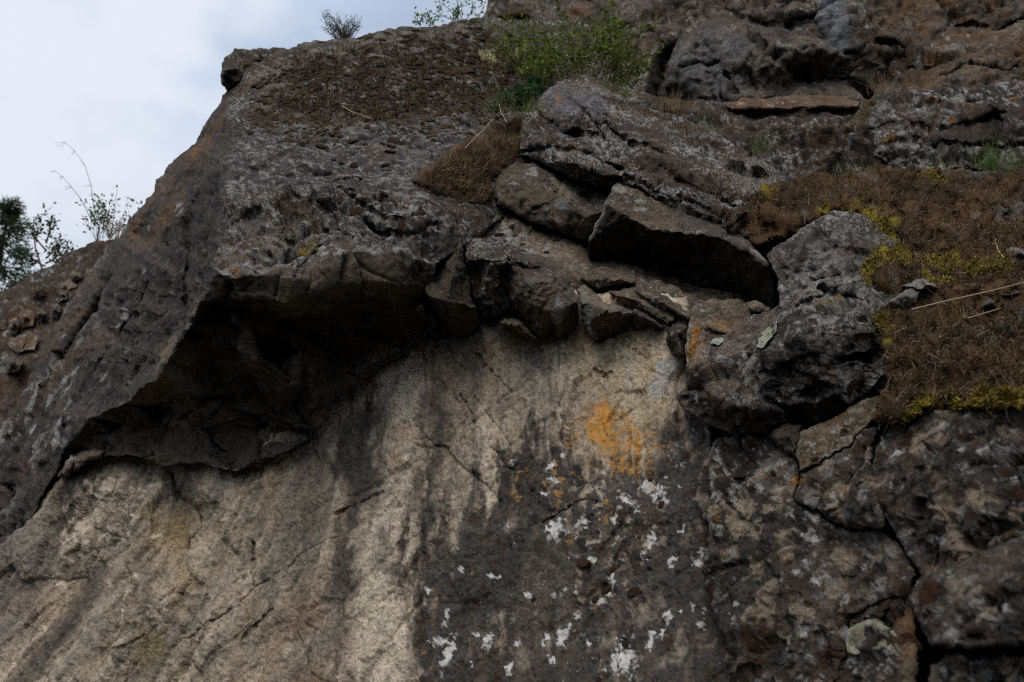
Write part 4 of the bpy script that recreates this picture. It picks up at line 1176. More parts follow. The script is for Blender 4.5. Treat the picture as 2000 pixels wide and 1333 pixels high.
rock('triangle_chip', 'small tan chip stuck in the black hollow beside the wedge',
     [(808, 610, 4.12), (822, 580, 4.1), (832, 600, 4.08), (838, 622, 4.1), (826, 622, 4.14)], creases=[[(812, 608, 4.08), (826, 600, 4.05), (834, 620, 4.08)]], seed=17, **{**LB, 'b1': c3(.22, .19, .15), 'thick': .15})
for k, (x, y, r) in enumerate([(877, 655, 13), (1500, 860, 12)]):
    pass

# ---- right hand mass
RR = dict(b1=c3(.10, .09, .084), b2=c3(.065, .062, .06), white=.5, orange=.05, dark=.5, speck=.5)
TOPR = lambda C, P, Q, N: (lay(C, c3(.27, .26, .25), .5 * polym(Q, [(1515, 490), (1620, 418), (1735, 470), (1700, 600), (1640, 625), (1540, 600)], 14) * sm(.02, .25, fb(P, 24, 5, 331, .65))),
                           lay(C, c3(.36, .32, .25), .65 * polym(Q, [(1540, 540), (1680, 540), (1690, 600), (1560, 610)], 12) * sm(.08, .22, fb(P, 22, 4, 332))),
                           lay(C, c3(.30, .12, .05), .75 * spots(P, 13, .12, .3, 333) * sm(-.1, .2, fb(P, 30, 3, 334))),
                           lay(C, CHAR * 1.2, .75 * polym(Q, [(1477, 730), (1485, 700), (1531, 675), (1575, 650), (1640, 650), (1700, 670), (1700, 740), (1659, 790), (1547, 793)], 14) * sm(-.6, .0, fb(P, 4, 4, 335))))
rock('long_ledge_rock', 'grey lichen covered rock sloping down to the dark nose beside the moss carpet',
     [(1500, 500, 3.85), (1560, 448, 3.85), (1620, 412, 3.9), (1690, 418, 3.8), (1750, 470, 3.5), (1780, 560, 3.1), (1780, 690, 2.85), (1727, 738, 2.98), (1700, 762, 3.04), (1660, 790, 3.1), (1627, 770, 3.12), (1590, 794, 3.16), (1546, 793, 3.2), (1510, 786, 3.26),
      (1494, 772, 3.28), (1477, 732, 3.28), (1480, 698, 3.32), (1505, 655, 3.4), (1525, 600, 3.5), (1515, 545, 3.66)],
     creases=[[(1478, 728, 3.22), (1486, 700, 3.2), (1531, 674, 3.12), (1564, 640, 3.1), (1640, 632, 3.0), (1712, 650, 2.92)], [(1612, 640, 3.02), (1590, 668, 3.02), (1610, 690, 3.05), (1700, 692, 2.97)], [(1530, 700, 3.12), (1590, 740, 3.08), (1640, 750, 3.06)]],
     pts=[(1600, 520, 3.48), (1680, 520, 3.3), (1600, 600, 3.2), (1700, 600, 3.0)], A=1.0, seed=20, ysq=(3.0, .8), thick=.4, rim=(4, .015), ter=.035, crev=2, grooves=[([(1530, 520), (1580, 540), (1650, 530)], 3, .03), ([(1560, 600), (1620, 580), (1700, 590)], 3, .03), ([(1600, 430), (1620, 480), (1690, 500)], 3, .025), ([(1490, 700), (1560, 720), (1600, 700)], 3, .03), ([(1590, 690), (1650, 700), (1712, 690)], 3, .04)], extra=TOPR, f=(4, 10, 24), fa=(.045, .02, .008), **RR)
rock('mottled_rock', 'mottled dark rock with pale lichen crusts at the right end of the tan face',
     [(1348, 700, 3.5), (1372, 660, 3.55), (1420, 640, 3.6), (1480, 610, 3.66), (1530, 590, 3.55), (1540, 680, 3.4), (1510, 780, 3.3), (1545, 800, 3.3), (1535, 825, 3.3), (1508, 846, 3.3), (1475, 846, 3.32), (1444, 851, 3.34), (1415, 842, 3.36), (1391, 839, 3.4),
      (1366, 821, 3.44), (1341, 800, 3.5), (1318, 775, 3.58), (1338, 760, 3.54), (1342, 740, 3.5)],
     creases=[[(1345, 730, 3.42), (1380, 700, 3.36), (1440, 690, 3.32), (1490, 650, 3.4)], [(1345, 770, 3.44), (1400, 775, 3.22), (1450, 790, 3.16), (1520, 800, 3.2)]],
     pts=[(1420, 720, 3.26), (1440, 830, 3.26)], seed=21, A=1.1, thick=.4, rim=(4, .02), ter=.024, f=(4, 10, 24), fa=(.05, .02, .008), **{**RR, 'b1': c3(.15, .125, .11)},
     extra=lambda C, P, Q, N: (lay(C, c3(.05, .032, .026), .8 * spots(P, 12, .4, .36, 341)), lay(C, c3(.4, .2, .08), .7 * blob(Q, 1360, 690, 14, 30, .2)), lay(C, c3(.3, .25, .2), .5 * sm(.1, .3, fb(P, 8, 4, 342)))))
rock('wedged_stone', 'small smooth dark stone wedged below the mottled rock',
     [(1508, 852, 3.28), (1518, 832, 3.28), (1535, 822, 3.26), (1566, 832, 3.22), (1564, 860, 3.16), (1560, 896, 3.14), (1535, 880, 3.18)], creases=[[(1514, 850, 3.22), (1545, 850, 3.13), (1560, 880, 3.1)]], seed=22, A=.5, thick=.25, rim=(8, .04), **{**RR, 'white': .1, 'speck': .2})
rock('ochre_block', 'ochre tinted block between cracks below the dark nose',
     [(1564, 842, 3.2), (1600, 825, 3.16), (1650, 800, 3.1), (1700, 775, 3.02), (1735, 780, 2.95), (1700, 830, 2.95), (1640, 880, 3.0), (1600, 905, 3.02), (1562, 922, 3.06), (1558, 890, 3.1)],
     creases=[[(1570, 850, 3.1), (1640, 830, 3.02), (1700, 800, 2.95)]], seed=23, A=.7, thick=.3, b1=c3(.24, .19, .11), b2=c3(.17, .14, .10), white=.3, orange=.15, dark=.25, speck=.3)

# ---- lower right rocks
CR = dict(white=.14, orange=.03, dark=.55, speck=.2, b1=c3(.092, .083, .076), b2=c3(.066, .062, .059))
CREAMS = [(1455, 985, 15, 12), (1400, 1000, 12, 10), (1430, 1015, 16, 12), (1465, 1000, 14, 14), (1440, 1030, 18, 12), (1480, 1040, 18, 12), (1520, 960, 15, 10), (1525, 988, 12, 8), (1470, 1105, 13, 15), (1430, 1085, 16, 22), (1500, 1150, 22, 14), (1500, 1185, 14, 24),
          (1620, 1140, 22, 12), (1625, 1195, 18, 15), (1565, 1190, 15, 18), (1480, 1210, 24, 26), (1365, 1218, 10, 10), (1355, 1245, 8, 9), (1540, 1080, 18, 9), (1390, 1290, 26, 20), (1640, 955, 28, 15), (1640, 990, 20, 16), (1480, 1240, 12, 12),
          (1870, 1060, 26, 30), (1850, 1000, 25, 22), (1910, 970, 26, 20), (1980, 1010, 16, 10), (1870, 1150, 40, 12), (1790, 860, 22, 18), (1700, 880, 18, 10)]
WH2 = [(1385, 960, 8, 7), (1385, 930, 6, 5), (1410, 905, 14, 10), (1400, 890, 10, 10), (1582, 1050, 9, 8), (1558, 1228, 13, 9), (1590, 1015, 8, 5), (1520, 1255, 5, 18), (1575, 1105, 12, 7), (1590, 1135, 10, 6), (1560, 1120, 8, 6), (1630, 978, 8, 6), (1880, 882, 9, 7), (1920, 875, 12, 10),
       (1820, 1055, 20, 10), (1490, 955, 5, 6), (1440, 1175, 5, 9), (1545, 1000, 8, 5), (1690, 860, 14, 10), (1730, 870, 16, 14), (1610, 880, 14, 12), (1960, 1195, 12, 20), (1862, 1250, 10, 6), (1940, 1000, 8, 6)]


def low_extra(C, P, Q, N):
    lay(C, CREAM * .8, .3 * sm(.16, .4, fb(P, 7, 5, 351, .62)))
    lay(C, c3(.055, .036, .027), .85 * linem(Q, [(1372, 893), (1352, 983), (1382, 1033), (1372, 1133), (1410, 1273), (1432, 1400)], 9) * sm(-.4, .3, fb(P, 12, 3, 358)))
    for b in CREAMS:
        m = blob(Q, b[0], b[1], b[2], b[3], -.7, .35, .55, 16)
        m2 = blob(Q, b[0], b[1], b[2] * .55, b[3] * .55, -.7, .4, .5, 12)
        lay(C, CREAM * (.95 + .15 * math.sin(b[0])), .88 * m)
        lay(C, CREAM * .7, .5 * m2 * sm(-.1, .3, fb(P, 40, 3, 357)))
    lay(C, CREAM, .75 * spots(P, 13, .42, .36, 352) * sm(-.4, .0, fb(P, 2.5, 2, 359)))
    lay(C, GREY * 1.5, .6 * spots(P, 17, .2, .36, 360))
    for b in WH2:
        lay(C, WHITE * .9, .9 * blob(Q, b[0], b[1], b[2], b[3], .3, .35, .8, 12))
    lay(C, WHITE * .7, .7 * spots(P, 26, .15, .34, 353, rag=.8))
    lay(C, c3(.055, .030, .022), .85 * spots(P, 9, .2, .34, 354))
    lay(C, c3(.5, .22, .06), .8 * (blob(Q, 1403, 926, 9, 6) + blob(Q, 1556, 938, 14, 9) + blob(Q, 1650, 960, 12, 7)))
    lay(C, c3(.25, .20, .16), .5 * polym(Q, [(1610, 1030), (1740, 1050), (1780, 1110), (1740, 1180), (1650, 1170), (1600, 1100)], 25) * sm(-.1, .3, fb(P, 14, 4, 355)))
    lay(C, c3(.3, .165, .09), .7 * polym(Q, [(1740, 1190), (1790, 1185), (1800, 1290), (1770, 1300)], 12))
    lay(C, c3(.26, .22, .15), .65 * polym(Q, [(1780, 1260), (1830, 1270), (1830, 1400), (1770, 1400)], 14))


rock('spotted_slab', 'dark rock face dotted with round cream lichens right of the long vertical crack',
     [(1372, 900, 3.42), (1400, 860, 3.42), (1440, 848, 3.4), (1505, 850, 3.32), (1560, 895, 3.2), (1562, 925, 3.12), (1556, 983, 3.08), (1595, 1008, 3.0), (1650, 1033, 2.9), (1725, 1038, 2.75), (1770, 1075, 2.65), (1790, 1123, 2.58), (1772, 1160, 2.56), (1790, 1200, 2.5), (1790, 1400, 2.36), (1440, 1400, 3.08),
      (1430, 1333, 3.12), (1410, 1273, 3.18), (1385, 1180, 3.28), (1368, 1110, 3.34), (1382, 1033, 3.36), (1352, 975, 3.42)],
     pts=[(1450, 960, 3.24), (1500, 1100, 3.06), (1600, 1200, 2.8), (1700, 1120, 2.7), (1500, 1300, 2.98), (1650, 1300, 2.66)],
     creases=[[(1395, 900, 3.34), (1375, 980, 3.36), (1400, 1060, 3.24), (1395, 1150, 3.22), (1435, 1290, 3.06)]], seed=24, A=.9, thick=.5, rim=(9, .045), step=2.4, extra=low_extra, f=(3, 8, 20), fa=(.045, .02, .008), big=14,
     grooves=[([(1630, 1240), (1640, 1200), (1680, 1180), (1770, 1165)], 3, .02), ([(1625, 1400), (1632, 1300), (1640, 1250)], 3, .03)], **CR)
rock('cracked_corner_rock', 'knobbly dark rock with cream lichen above the curved black crack',
     [(1562, 924, 3.08), (1600, 905, 3.02), (1640, 882, 2.98), (1690, 840, 2.92), (1720, 830, 2.86), (1700, 900, 2.84), (1720, 960, 2.76), (1735, 1010, 2.7), (1726, 1038, 2.7), (1650, 1030, 2.86), (1595, 1006, 2.98), (1556, 982, 3.06)],
     creases=[[(1575, 930, 3.02), (1620, 950, 2.88), (1690, 1010, 2.74)], [(1620, 950, 2.88), (1660, 900, 2.86), (1700, 860, 2.84)]], seed=25, A=1.0, thick=.4, rim=(10, .06), extra=low_extra, f=(5, 11, 24), fa=(.04, .02, .008), **CR)
rock('foreground_boulder', 'blurred dark boulder with cream and white lichen under the yellow moss edge',
     [(1700, 900, 2.82), (1720, 850, 2.82), (1770, 815, 2.76), (1805, 795, 2.72), (1900, 792, 2.56), (2060, 785, 2.34), (2060, 1110, 2.16), (1980, 1060, 2.26), (1900, 1105, 2.36), (1850, 1130, 2.42), (1800, 1130, 2.5), (1770, 1075, 2.6), (1732, 1020, 2.68), (1700, 975, 2.76)],
     creases=[[(1720, 880, 2.76), (1800, 850, 2.62), (1900, 860, 2.46), (2060, 870, 2.24)], [(1740, 1000, 2.62), (1800, 950, 2.5), (1900, 950, 2.38)]], pts=[(1960, 980, 2.26), (1850, 1050, 2.4)],
     seed=26, A=1.3, thick=.4, rim=(12, .06), extra=low_extra, f=(4, 9, 20), fa=(.05, .025, .01), big=16, **CR)
rock('near_boulder', 'nearest blurred boulder filling the bottom right corner',
     [(1775, 1170, 2.5), (1800, 1120, 2.46), (1860, 1105, 2.36), (1930, 1070, 2.26), (2060, 1030, 2.06), (2060, 1262, 1.92), (1960, 1272, 2.02), (1890, 1268, 2.1), (1820, 1262, 2.22), (1800, 1225, 2.36)],
     creases=[[(1800, 1190, 2.36), (1870, 1160, 2.2), (1960, 1120, 2.06), (2060, 1090, 1.94)]], pts=[(1900, 1220, 2.08), (2000, 1200, 1.96)],
     seed=27, A=.9, thick=.5, rim=(14, .07), extra=low_extra, f=(4, 9, 20), fa=(.045, .02, .01), big=16, **CR)
rock('sunken_boulder', 'dark blurred rock below the black gap in the bottom right corner',
     [(1800, 1400, 2.34), (1815, 1300, 2.30), (1860, 1276, 2.22), (1940, 1284, 2.12), (2060, 1272, 1.98), (2060, 1400, 2.1)], pts=[(1950, 1370, 2.2)], seed=28, A=.8, thick=.4, rim=(14, .08), extra=low_extra, **CR)

# ---- upper right
rock('upper_boulder', 'dark boulder with orange and grey lichen at the right edge below the upper cliff',
     [(1640, 285, 5.2), (1650, 250, 5.25), (1668, 225, 5.4), (1690, 195, 5.55), (1740, 178, 5.6), (1850, 172, 5.5), (2060, 150, 5.3), (2060, 345, 4.5), (1900, 335, 4.7), (1800, 338, 4.8), (1755, 338, 4.85), (1720, 318, 4.95), (1670, 302, 5.1)],
     creases=[[(1660, 250, 5.12), (1740, 230, 5.1), (1850, 235, 4.95), (2060, 225, 4.75)], [(1700, 300, 4.95), (1760, 270, 4.85), (1850, 275, 4.8), (1950, 300, 4.68)]], seed=30, grooves=[(g_, 4, .035) for g_ in ([(1660, 262), (1750, 240), (1850, 250), (1950, 235)], [(1700, 290), (1790, 268), (1880, 285), (2000, 290)], [(1840, 180), (1830, 240)], [(1700, 210), (1780, 205), (1900, 195)])], ysq=(4.5, .42), A=1.5, ter=.04, nod=1.8, crev=1.8, mat=M_FAR, thick=.6, rim=(6, .05), step=2.8,
     b1=c3(.10, .086, .08), b2=c3(.068, .063, .062), white=.45, orange=.15, dark=.45, speck=.4, big=8, f=(2.5, 6, 14), fa=(.09, .045, .02),
     extra=lambda C, P, Q, N: (lay(C, c3(.10, .075, .03), .85 * polym(Q, [(1640, 285), (1655, 245), (1690, 195), (1710, 190), (1690, 240), (1680, 295)], 8)), lay(C, c3(.42, .41, .36), .9 * blob(Q, 1868, 186, 12, 6))))
rock('flat_tan_slab', 'flat tan slab with orange tint lying at the foot of the upper cliff',
     [(1415, 203, 5.75), (1450, 192, 5.9), (1550, 185, 5.95), (1640, 188, 5.9), (1680, 198, 5.7), (1672, 214, 5.5), (1600, 216, 5.55), (1500, 214, 5.6), (1430, 214, 5.66)], creases=[[(1420, 208, 5.62), (1500, 209, 5.5), (1600, 211, 5.45), (1674, 208, 5.45)]],
     seed=31, mat=M_FAR, A=.8, b1=c3(.22, .17, .135), b2=c3(.17, .12, .09), white=.06, orange=.15, dark=.2, speck=.1, thick=.15, Yoff=.0, ysq=(4.6, .38), rim=(5, .03))
# ---- loose rocks on the far slope
HS = [('pale flat topped boulder on the far reddish slope', [(104, 556), (118, 546), (136, 546), (150, 557), (135, 563), (112, 563)], c3(.25, .21, .17)),
      ('upright grey stone under the pale flat topped boulder', [(110, 566), (122, 561), (134, 566), (131, 586), (115, 588)], c3(.17, .15, .13)),
      ('long brown slab on the crest of the far slope', [(128, 536), (145, 530), (162, 534), (160, 545), (136, 548)], c3(.16, .12, .09)),
      ('reddish square rock near the left edge of the far slope', [(33, 612), (50, 605), (68, 612), (64, 640), (38, 642)], c3(.23, .16, .12)),
      ('narrow red brown rock beside the square rock on the slope', [(66, 604), (84, 600), (92, 616), (80, 632), (68, 626)], c3(.17, .115, .09)),
      ('dark rock cut by the left edge of the picture', [(-20, 602), (2, 600), (13, 614), (10, 640), (-20, 645)], c3(.13, .11, .10)),
      ('whitish crusted rock beside the dark left edge rock', [(16, 622), (30, 616), (36, 632), (30, 652), (16, 646)], c3(.19, .17, .16)),
      ('broad tan rock low on the far slope', [(20, 655), (50, 648), (78, 658), (70, 682), (36, 688), (16, 674)], c3(.24, .175, .13)),
      ('small rusty rock high on the far slope', [(60, 570), (76, 562), (92, 568), (88, 582), (66, 584)], c3(.19, .12, .08)),
      ('brown angular rock at the foot of the far slope', [(8, 700), (34, 694), (50, 706), (40, 730), (12, 732)], c3(.16, .13, .11)),
      ('grey tilted rock close to the dark flank', [(96, 600), (112, 594), (122, 604), (110, 622), (98, 618)], c3(.15, .13, .12))]
for k, (lb, ol, cb) in enumerate(HS):
    ol3 = []
    for x, y in ol:
        p, _, _ = surf('hillside', x, y)
        ol3.append((x, y, p[1] - .12))
    xm, ym = np.mean([p[0] for p in ol]), np.mean([p[1] for p in ol])
    ym_ = surf('hillside', xm, ym)[0][1]
    rock('slope_rock', lb, ol3, pts=[(xm - 3, ym - 2, ym_ - .34), (xm + 5, ym + 3, ym_ - .30)], A=1.2, b1=cb, b2=cb * .75, white=.3, dark=.3, speck=.2, seed=40 + k, mat=M_FAR, thick=.5, rim=(2, .02), soft=.6, ter=.03,
         f=(3, 8, 16), fa=(.10, .03, .01), group='loose rocks on the far slope')

# ------------------------------------------------------------------ moss
UP = np.array([0, 0, 1.0])


class Geo:
    def __init__(s):
        s.V, s.F, s.L, s.C, s.n = [], [], [], [], 0

    def add(s, V, F, tot, C):
        V = np.asarray(V, float)
        s.V.append(V)
        s.F.append(np.asarray(F, np.int64) + s.n)
        s.L.append(np.asarray(tot, np.int64))
        C = np.asarray(C, float)
        s.C.append(np.broadcast_to(C, (len(V), 3)))
        s.n += len(V)

    def build(s, name, mat, parent=None, smooth=True):
        return mesh_obj(name, np.concatenate(s.V), np.concatenate(s.F), np.concatenate(s.L), np.concatenate(s.C).astype(np.float32), mat, parent, smooth)

    def tube(s, pts, r0, r1, colr, sides=5):
        pts = np.asarray(pts, float)
        n = len(pts)
        t = np.gradient(pts, axis=0)
        t /= np.linalg.norm(t, axis=1)[:, None] + 1e-9
        ref = np.array([.31, .9, .2])
        a = np.cross(t, ref)
        a /= np.linalg.norm(a, axis=1)[:, None] + 1e-9
        b = np.cross(t, a)
        rr = np.linspace(r0, r1, n)[:, None, None]
        ang = np.linspace(0, 2 * math.pi, sides, endpoint=False)
        V = pts[:, None] + rr * (a[:, None] * np.cos(ang)[None, :, None] + b[:, None] * np.sin(ang)[None, :, None])
        F = []
        for i in range(n - 1):
            for j in range(sides):
                F += [i * sides + j, i * sides + (j + 1) % sides, (i + 1) * sides + (j + 1) % sides, (i + 1) * sides + j]
        s.add(V.reshape(-1, 3), F, [4] * ((n - 1) * sides), colr)

    def blades(s, P, D, ln, wd, C, bend=.35):
        n = len(P)
        if n == 0:
            return
        D = D / (np.linalg.norm(D, axis=1)[:, None] + 1e-9)
        sv = np.cross(D, RNG.normal(size=(n, 3)))
        sv /= np.linalg.norm(sv, axis=1)[:, None] + 1e-9
        bd = RNG.normal(size=(n, 3)) * bend
        ln = np.broadcast_to(ln, (n,))[:, None]
        wd = np.broadcast_to(wd, (n,))[:, None]
        m = P + D * ln * .55 + bd * ln * .25
        t = P + D * ln + bd * ln * .8
        V = np.stack([P - sv * wd * .5, P + sv * wd * .5, m + sv * wd * .42, m - sv * wd * .42, t], 1).reshape(-1, 3)
        i = np.arange(n)[:, None] * 5
        F = np.concatenate([i + [[0, 1, 2, 3]], i + [[3, 2, 4]]], 1).ravel()
        C = np.asarray(C)
        CC = np.repeat(C, 5, axis=0) if C.ndim == 2 else C
        s.add(V, F, np.tile([4, 3], n), CC)

    def leaves(s, P, N, T, ln, wd, C):
        """pointed leaf of two halves folded along the rib"""
        n = len(P)
        T = T - (T * N).sum(1)[:, None] * N
        T /= np.linalg.norm(T, axis=1)[:, None] + 1e-9
        N = N / (np.linalg.norm(N, axis=1)[:, None] + 1e-9)
        B = np.cross(N, T)
        ln = np.broadcast_to(ln, (n,))[:, None]
        wd = np.broadcast_to(wd, (n,))[:, None]
        V = np.stack([P, P + T * ln * .5 + B * wd * .5 + N * wd * .12, P + T * ln, P + T * ln * .5 - B * wd * .5 + N * wd * .12], 1).reshape(-1, 3)
        i = np.arange(n)[:, None] * 4
        F = np.concatenate([i + [[0, 1, 2]], i + [[0, 2, 3]]], 1).ravel()
        s.add(V, F, np.full(2 * n, 3), np.repeat(np.asarray(C), 4, axis=0))


def inside(poly, n):
    p = np.asarray(poly, float)
    lo, hi = p.min(0), p.max(0)
    x = RNG.uniform(lo[0], hi[0], n * 4)
    y = RNG.uniform(lo[1], hi[1], n * 4)
    k = np.where(sdf(x, y, p) > 0)[0][:n]
    return x[k], y[k]


def pick(cols, n, jit=.25):
    c = np.asarray(cols)[RNG.randint(0, len(cols), n)]
    return c * RNG.uniform(1 - jit, 1 + jit, (n, 1))


def fuzz(geo, reg, poly, n, ln, wd, cols, up=.25, spread=.55, soft=14, thr=-.4, sc=9, ramp=26):
    x, y = inside(poly, n)
    kp = RNG.rand(len(x)) < .12 + .88 * sm(0, ramp, sdf(x, y, poly))
    x, y = x[kp], y[kp]
    wx, wy = warp(x, y, 1.6)
    x, y = x + wx, y + wy
    P, N, ok = surf(reg, x, y)
    dn = fb(P, sc, 3, 501)
    ok &= dn > thr + RNG.uniform(-.15, .15, len(x))
    P, N = P[ok], N[ok]
    k = len(P)
    D = N + spread * RNG.normal(size=(k, 3)) + up * UP
    L_ = ln * RNG.uniform(.5, 1.3, k)
    geo.blades(P - N * .004, D, L_, wd * RNG.uniform(.7, 1.3, k), pick(cols, k))
    return k


BRM = [(.076, .048, .024), (.11, .070, .036), (.042, .028, .016), (.17, .125, .075), (.056, .038, .021), (.12, .066, .030), (.07, .056, .026), (.21, .165, .11)]
YLM = [(.33, .25, .035), (.26, .195, .03), (.17, .135, .025), (.38, .30, .06), (.11, .085, .025)]


def c_moss(P, Q, N):
    n = len(P)
    C = np.zeros((n, 4), np.float32)
    m = sm(-.3, .4, fb(P, 4, 4, 601))
    C[:, :3] = c3(.045, .030, .018) * (1 - m[:, None]) + c3(.085, .050, .026) * m[:, None]
    bare = sm(.40, .48, fb(P, 3.6, 4, 604, .6))
    lay(C, c3(.11, .10, .09), .8 * bare)
    for p in YEL:
        lay(C, c3(.19, .14, .02), .95 * polym(Q, p, 10) * sm(-.5, .1, fb(P, 9, 3, 603)))
    C[:, 3] = 0
    return C


def h_moss(P, Q, N):
    F1, F2, i_, f_ = cell(P, 7, 611)
    F3, F4, i2, f2 = cell(P, 17, 612)
    return .07 * fb(P, 2.6, 4, 610) + .045 * sm(.8, .05, F1) * (i_ > .35) + .022 * sm(.7, .05, F3) + .010 * fb(P, 60, 2, 613)


YEL = [[(1684, 424), (1728, 436), (1738, 476), (1708, 482), (1690, 455)], [(1690, 545), (1680, 520), (1720, 500), (1745, 478), (1775, 490), (1790, 520), (1740, 545), (1700, 552)],
       [(1795, 500), (1865, 488), (1870, 520), (1810, 528)], [(1875, 520), (1925, 505), (1975, 515), (1970, 545), (1890, 548)], [(1663, 585), (1672, 558), (1712, 556), (1700, 590), (1706, 630), (1685, 612)],
       [(1800, 560), (1860, 545), (1868, 578), (1805, 590)], [(1706, 620), (1735, 618), (1740, 672), (1722, 690), (1712, 655)], [(1508, 328), (1558, 334), (1562, 352), (1520, 350)],
       [(1752, 334), (1850, 336), (1855, 362), (1820, 358), (1760, 348)], [(1484, 376), (1512, 374), (1510, 396), (1488, 394)], [(1594, 400), (1626, 402), (1622, 420), (1598, 418)],
       [(1700, 425), (1740, 430), (1760, 480), (1735, 500)], [(1640, 412), (1690, 418), (1700, 432), (1650, 430)], [(1690, 545), (1720, 540), (1725, 600), (1700, 610)], [(1795, 770), (1900, 758), (2060, 755), (2060, 795), (1900, 792), (1800, 797)], [(1770, 792), (1800, 790), (1798, 812), (1776, 815)]]
CARPET = [(1395, 415), (1430, 385), (1500, 366), (1560, 348), (1620, 330), (1700, 330), (1780, 340), (1880, 336), (2060, 318), (2060, 800), (1950, 795), (1880, 792), (1806, 796), (1760, 830), (1715, 832), (1716, 805), (1745, 765),
          (1734, 700), (1712, 640), (1690, 610), (1664, 580), (1690, 558), (1684, 530), (1722, 500), (1728, 472), (1688, 428), (1640, 418), (1586, 430), (1545, 455), (1490, 474), (1430, 456)]
CPTS = [(1395, 415, 4.1), (1430, 456, 3.93), (1480, 400, 4.12), (1560, 348, 4.4), (1700, 330, 4.65), (1900, 336, 4.65), (2060, 318, 4.5), (1545, 455, 3.72), (1600, 380, 4.12), (1688, 428, 3.68), (1728, 472, 3.38), (1664, 580, 3.1), (1712, 640, 2.92), (1734, 700, 2.80),
        (1745, 765, 2.80), (1715, 832, 2.80), (1806, 796, 2.64), (1950, 795, 2.42), (2060, 800, 2.28), (1850, 560, 3.12), (2060, 560, 2.88), (1850, 450, 3.62), (2060, 430, 3.55), (1850, 690, 2.76), (2060, 690, 2.5), (1800, 390, 4.05)]
relief('moss_carpet', CARPET, pts=CPTS, creases=[[(1440, 430, 3.92), (1500, 418, 3.9), (1580, 400, 3.9), (1650, 392, 3.9)], [(1760, 600, 2.98), (1850, 640, 2.88), (1960, 620, 2.78)], [(1800, 480, 3.42), (1900, 470, 3.42), (2030, 480, 3.25)]],
       step=2.8, thick=.25, rim=(12, .07), soft=4, hfun=h_moss, cfun=c_moss, mat=M_MOSS, wamp=2.6)
tag(bpy.data.objects['moss_carpet'], 'wide brown and yellow moss carpet covering the right hand ledge', 'moss', kind='stuff')
g = Geo()
fuzz(g, 'moss_carpet', CARPET, 90000, .019, .0027, BRM, thr=-1.0, sc=3.6, up=.05, spread=.75)
fuzz(g, 'moss_carpet', CARPET, 2600, .055, .0022, [(.24, .19, .15), (.17, .14, .12), (.2, .15, .1)], spread=.9)
for p in YEL:
    a = abs(sum(p[i][0] * p[(i + 1) % len(p)][1] - p[(i + 1) % len(p)][0] * p[i][1] for i in range(len(p)))) / 2
    fuzz(g, 'moss_carpet', p, int(a * 2.6) + 400, .013, .0040, YLM + YLM[:2] + [(.10, .075, .03)], spread=.7, thr=-.4, sc=11, ramp=12)
mc = g.build('moss_fibres', M_STEM, bpy.data.objects['moss_carpet'], smooth=False)
tag(mc, kind='stuff')

# moss tongue between the mossy slope and the peak
TONG = [(806, 358), (838, 322), (880, 292), (930, 272), (972, 250), (1008, 226), (1024, 234), (1020, 300), (1004, 318), (978, 338), (958, 352), (962, 392), (930, 402), (905, 398), (880, 384), (845, 372)]
tp = []
for x, y in TONG:
    p, n_, _ = surf('overhanging_rock', x, min(y, 400))
    tp.append((x, y, p[1] - .04))
relief('moss_tongue', tp, pts=[(900, 330, surf('overhanging_rock', 900, 330)[0][1] - .06), (960, 300, surf('overhanging_rock', 960, 300)[0][1] - .07), (930, 370, surf('overhanging_rock', 930, 370)[0][1] - .05)],
       step=2.6, thick=.2, rim=(14, .06), soft=3, hfun=lambda P, Q, N: .45 * h_moss(P, Q, N),
       cfun=lambda P, Q, N: np.concatenate([(c3(.085, .055, .036) * (1 + .5 * fb(P, 6, 4, 621))[:, None]).clip(.02, .3), np.zeros((len(P), 1))], 1).astype(np.float32), mat=M_MOSS, wamp=1.5)
tag(bpy.data.objects['moss_tongue'], 'tongue of wiry brown moss below the dark green leafy plant', 'moss', kind='stuff')
g = Geo()
fuzz(g, 'moss_tongue', TONG, 13000, .035, .0026, BRM + [(.15, .105, .06), (.2, .14, .085)], thr=-1)
fuzz(g, 'moss_tongue', TONG, 700, .075, .0022, [(.32, .25, .15), (.26, .2, .12), (.2, .15, .09)], thr=-1, spread=.8, up=.6)
fuzz(g, 'moss_tongue', [(990, 240), (1022, 232), (1020, 300), (1004, 315), (1000, 270)], 1500, .022, .004, YLM, thr=-1)
tag(g.build('moss_fibres', M_STEM, bpy.data.objects['moss_tongue'], smooth=False), kind='stuff')


# small moss mats on other rocks
def mossmat(name, label, reg, poly, n, dome=0, cols=BRM, ln=.028, yel=None):
    g = Geo()
    fuzz(g, reg, poly, n, ln, .0028, cols, thr=-.15)
    o = g.build(name, M_STEM, smooth=False)
    tag(o, label, 'moss', kind='stuff')
    return o


mossmat('moss_patch', 'brown wiry moss on the slope right of the peak', 'peaked_rock', [(1290, 225), (1400, 268), (1470, 320), (1440, 350), (1370, 310), (1300, 270)], 3600)
mossmat('moss_patch', 'brown moss draped over the shoulder above the long black recess', 'peaked_rock', [(1320, 330), (1400, 330), (1470, 370), (1460, 400), (1380, 395), (1330, 365)], 2600)
mossmat('moss_patch', 'russet moss along the crest of the peak', 'peaked_rock', [(1150, 158), (1200, 182), (1300, 222), (1300, 240), (1200, 210)], 1500, ln=.03)
mossmat('moss_patch', 'thin brown moss across the middle of the peaked rock', 'peaked_rock', [(1060, 225), (1160, 222), (1240, 240), (1220, 262), (1100, 252)], 1300, ln=.03)
mossmat('moss_patch', 'dark moss and yellow moss where the pale shelf begins', 'rock_shelf', [(868, 440), (900, 418), (960, 402), (985, 425), (950, 445), (900, 452)], 1600, cols=BRM + YLM[:3], ln=.022)
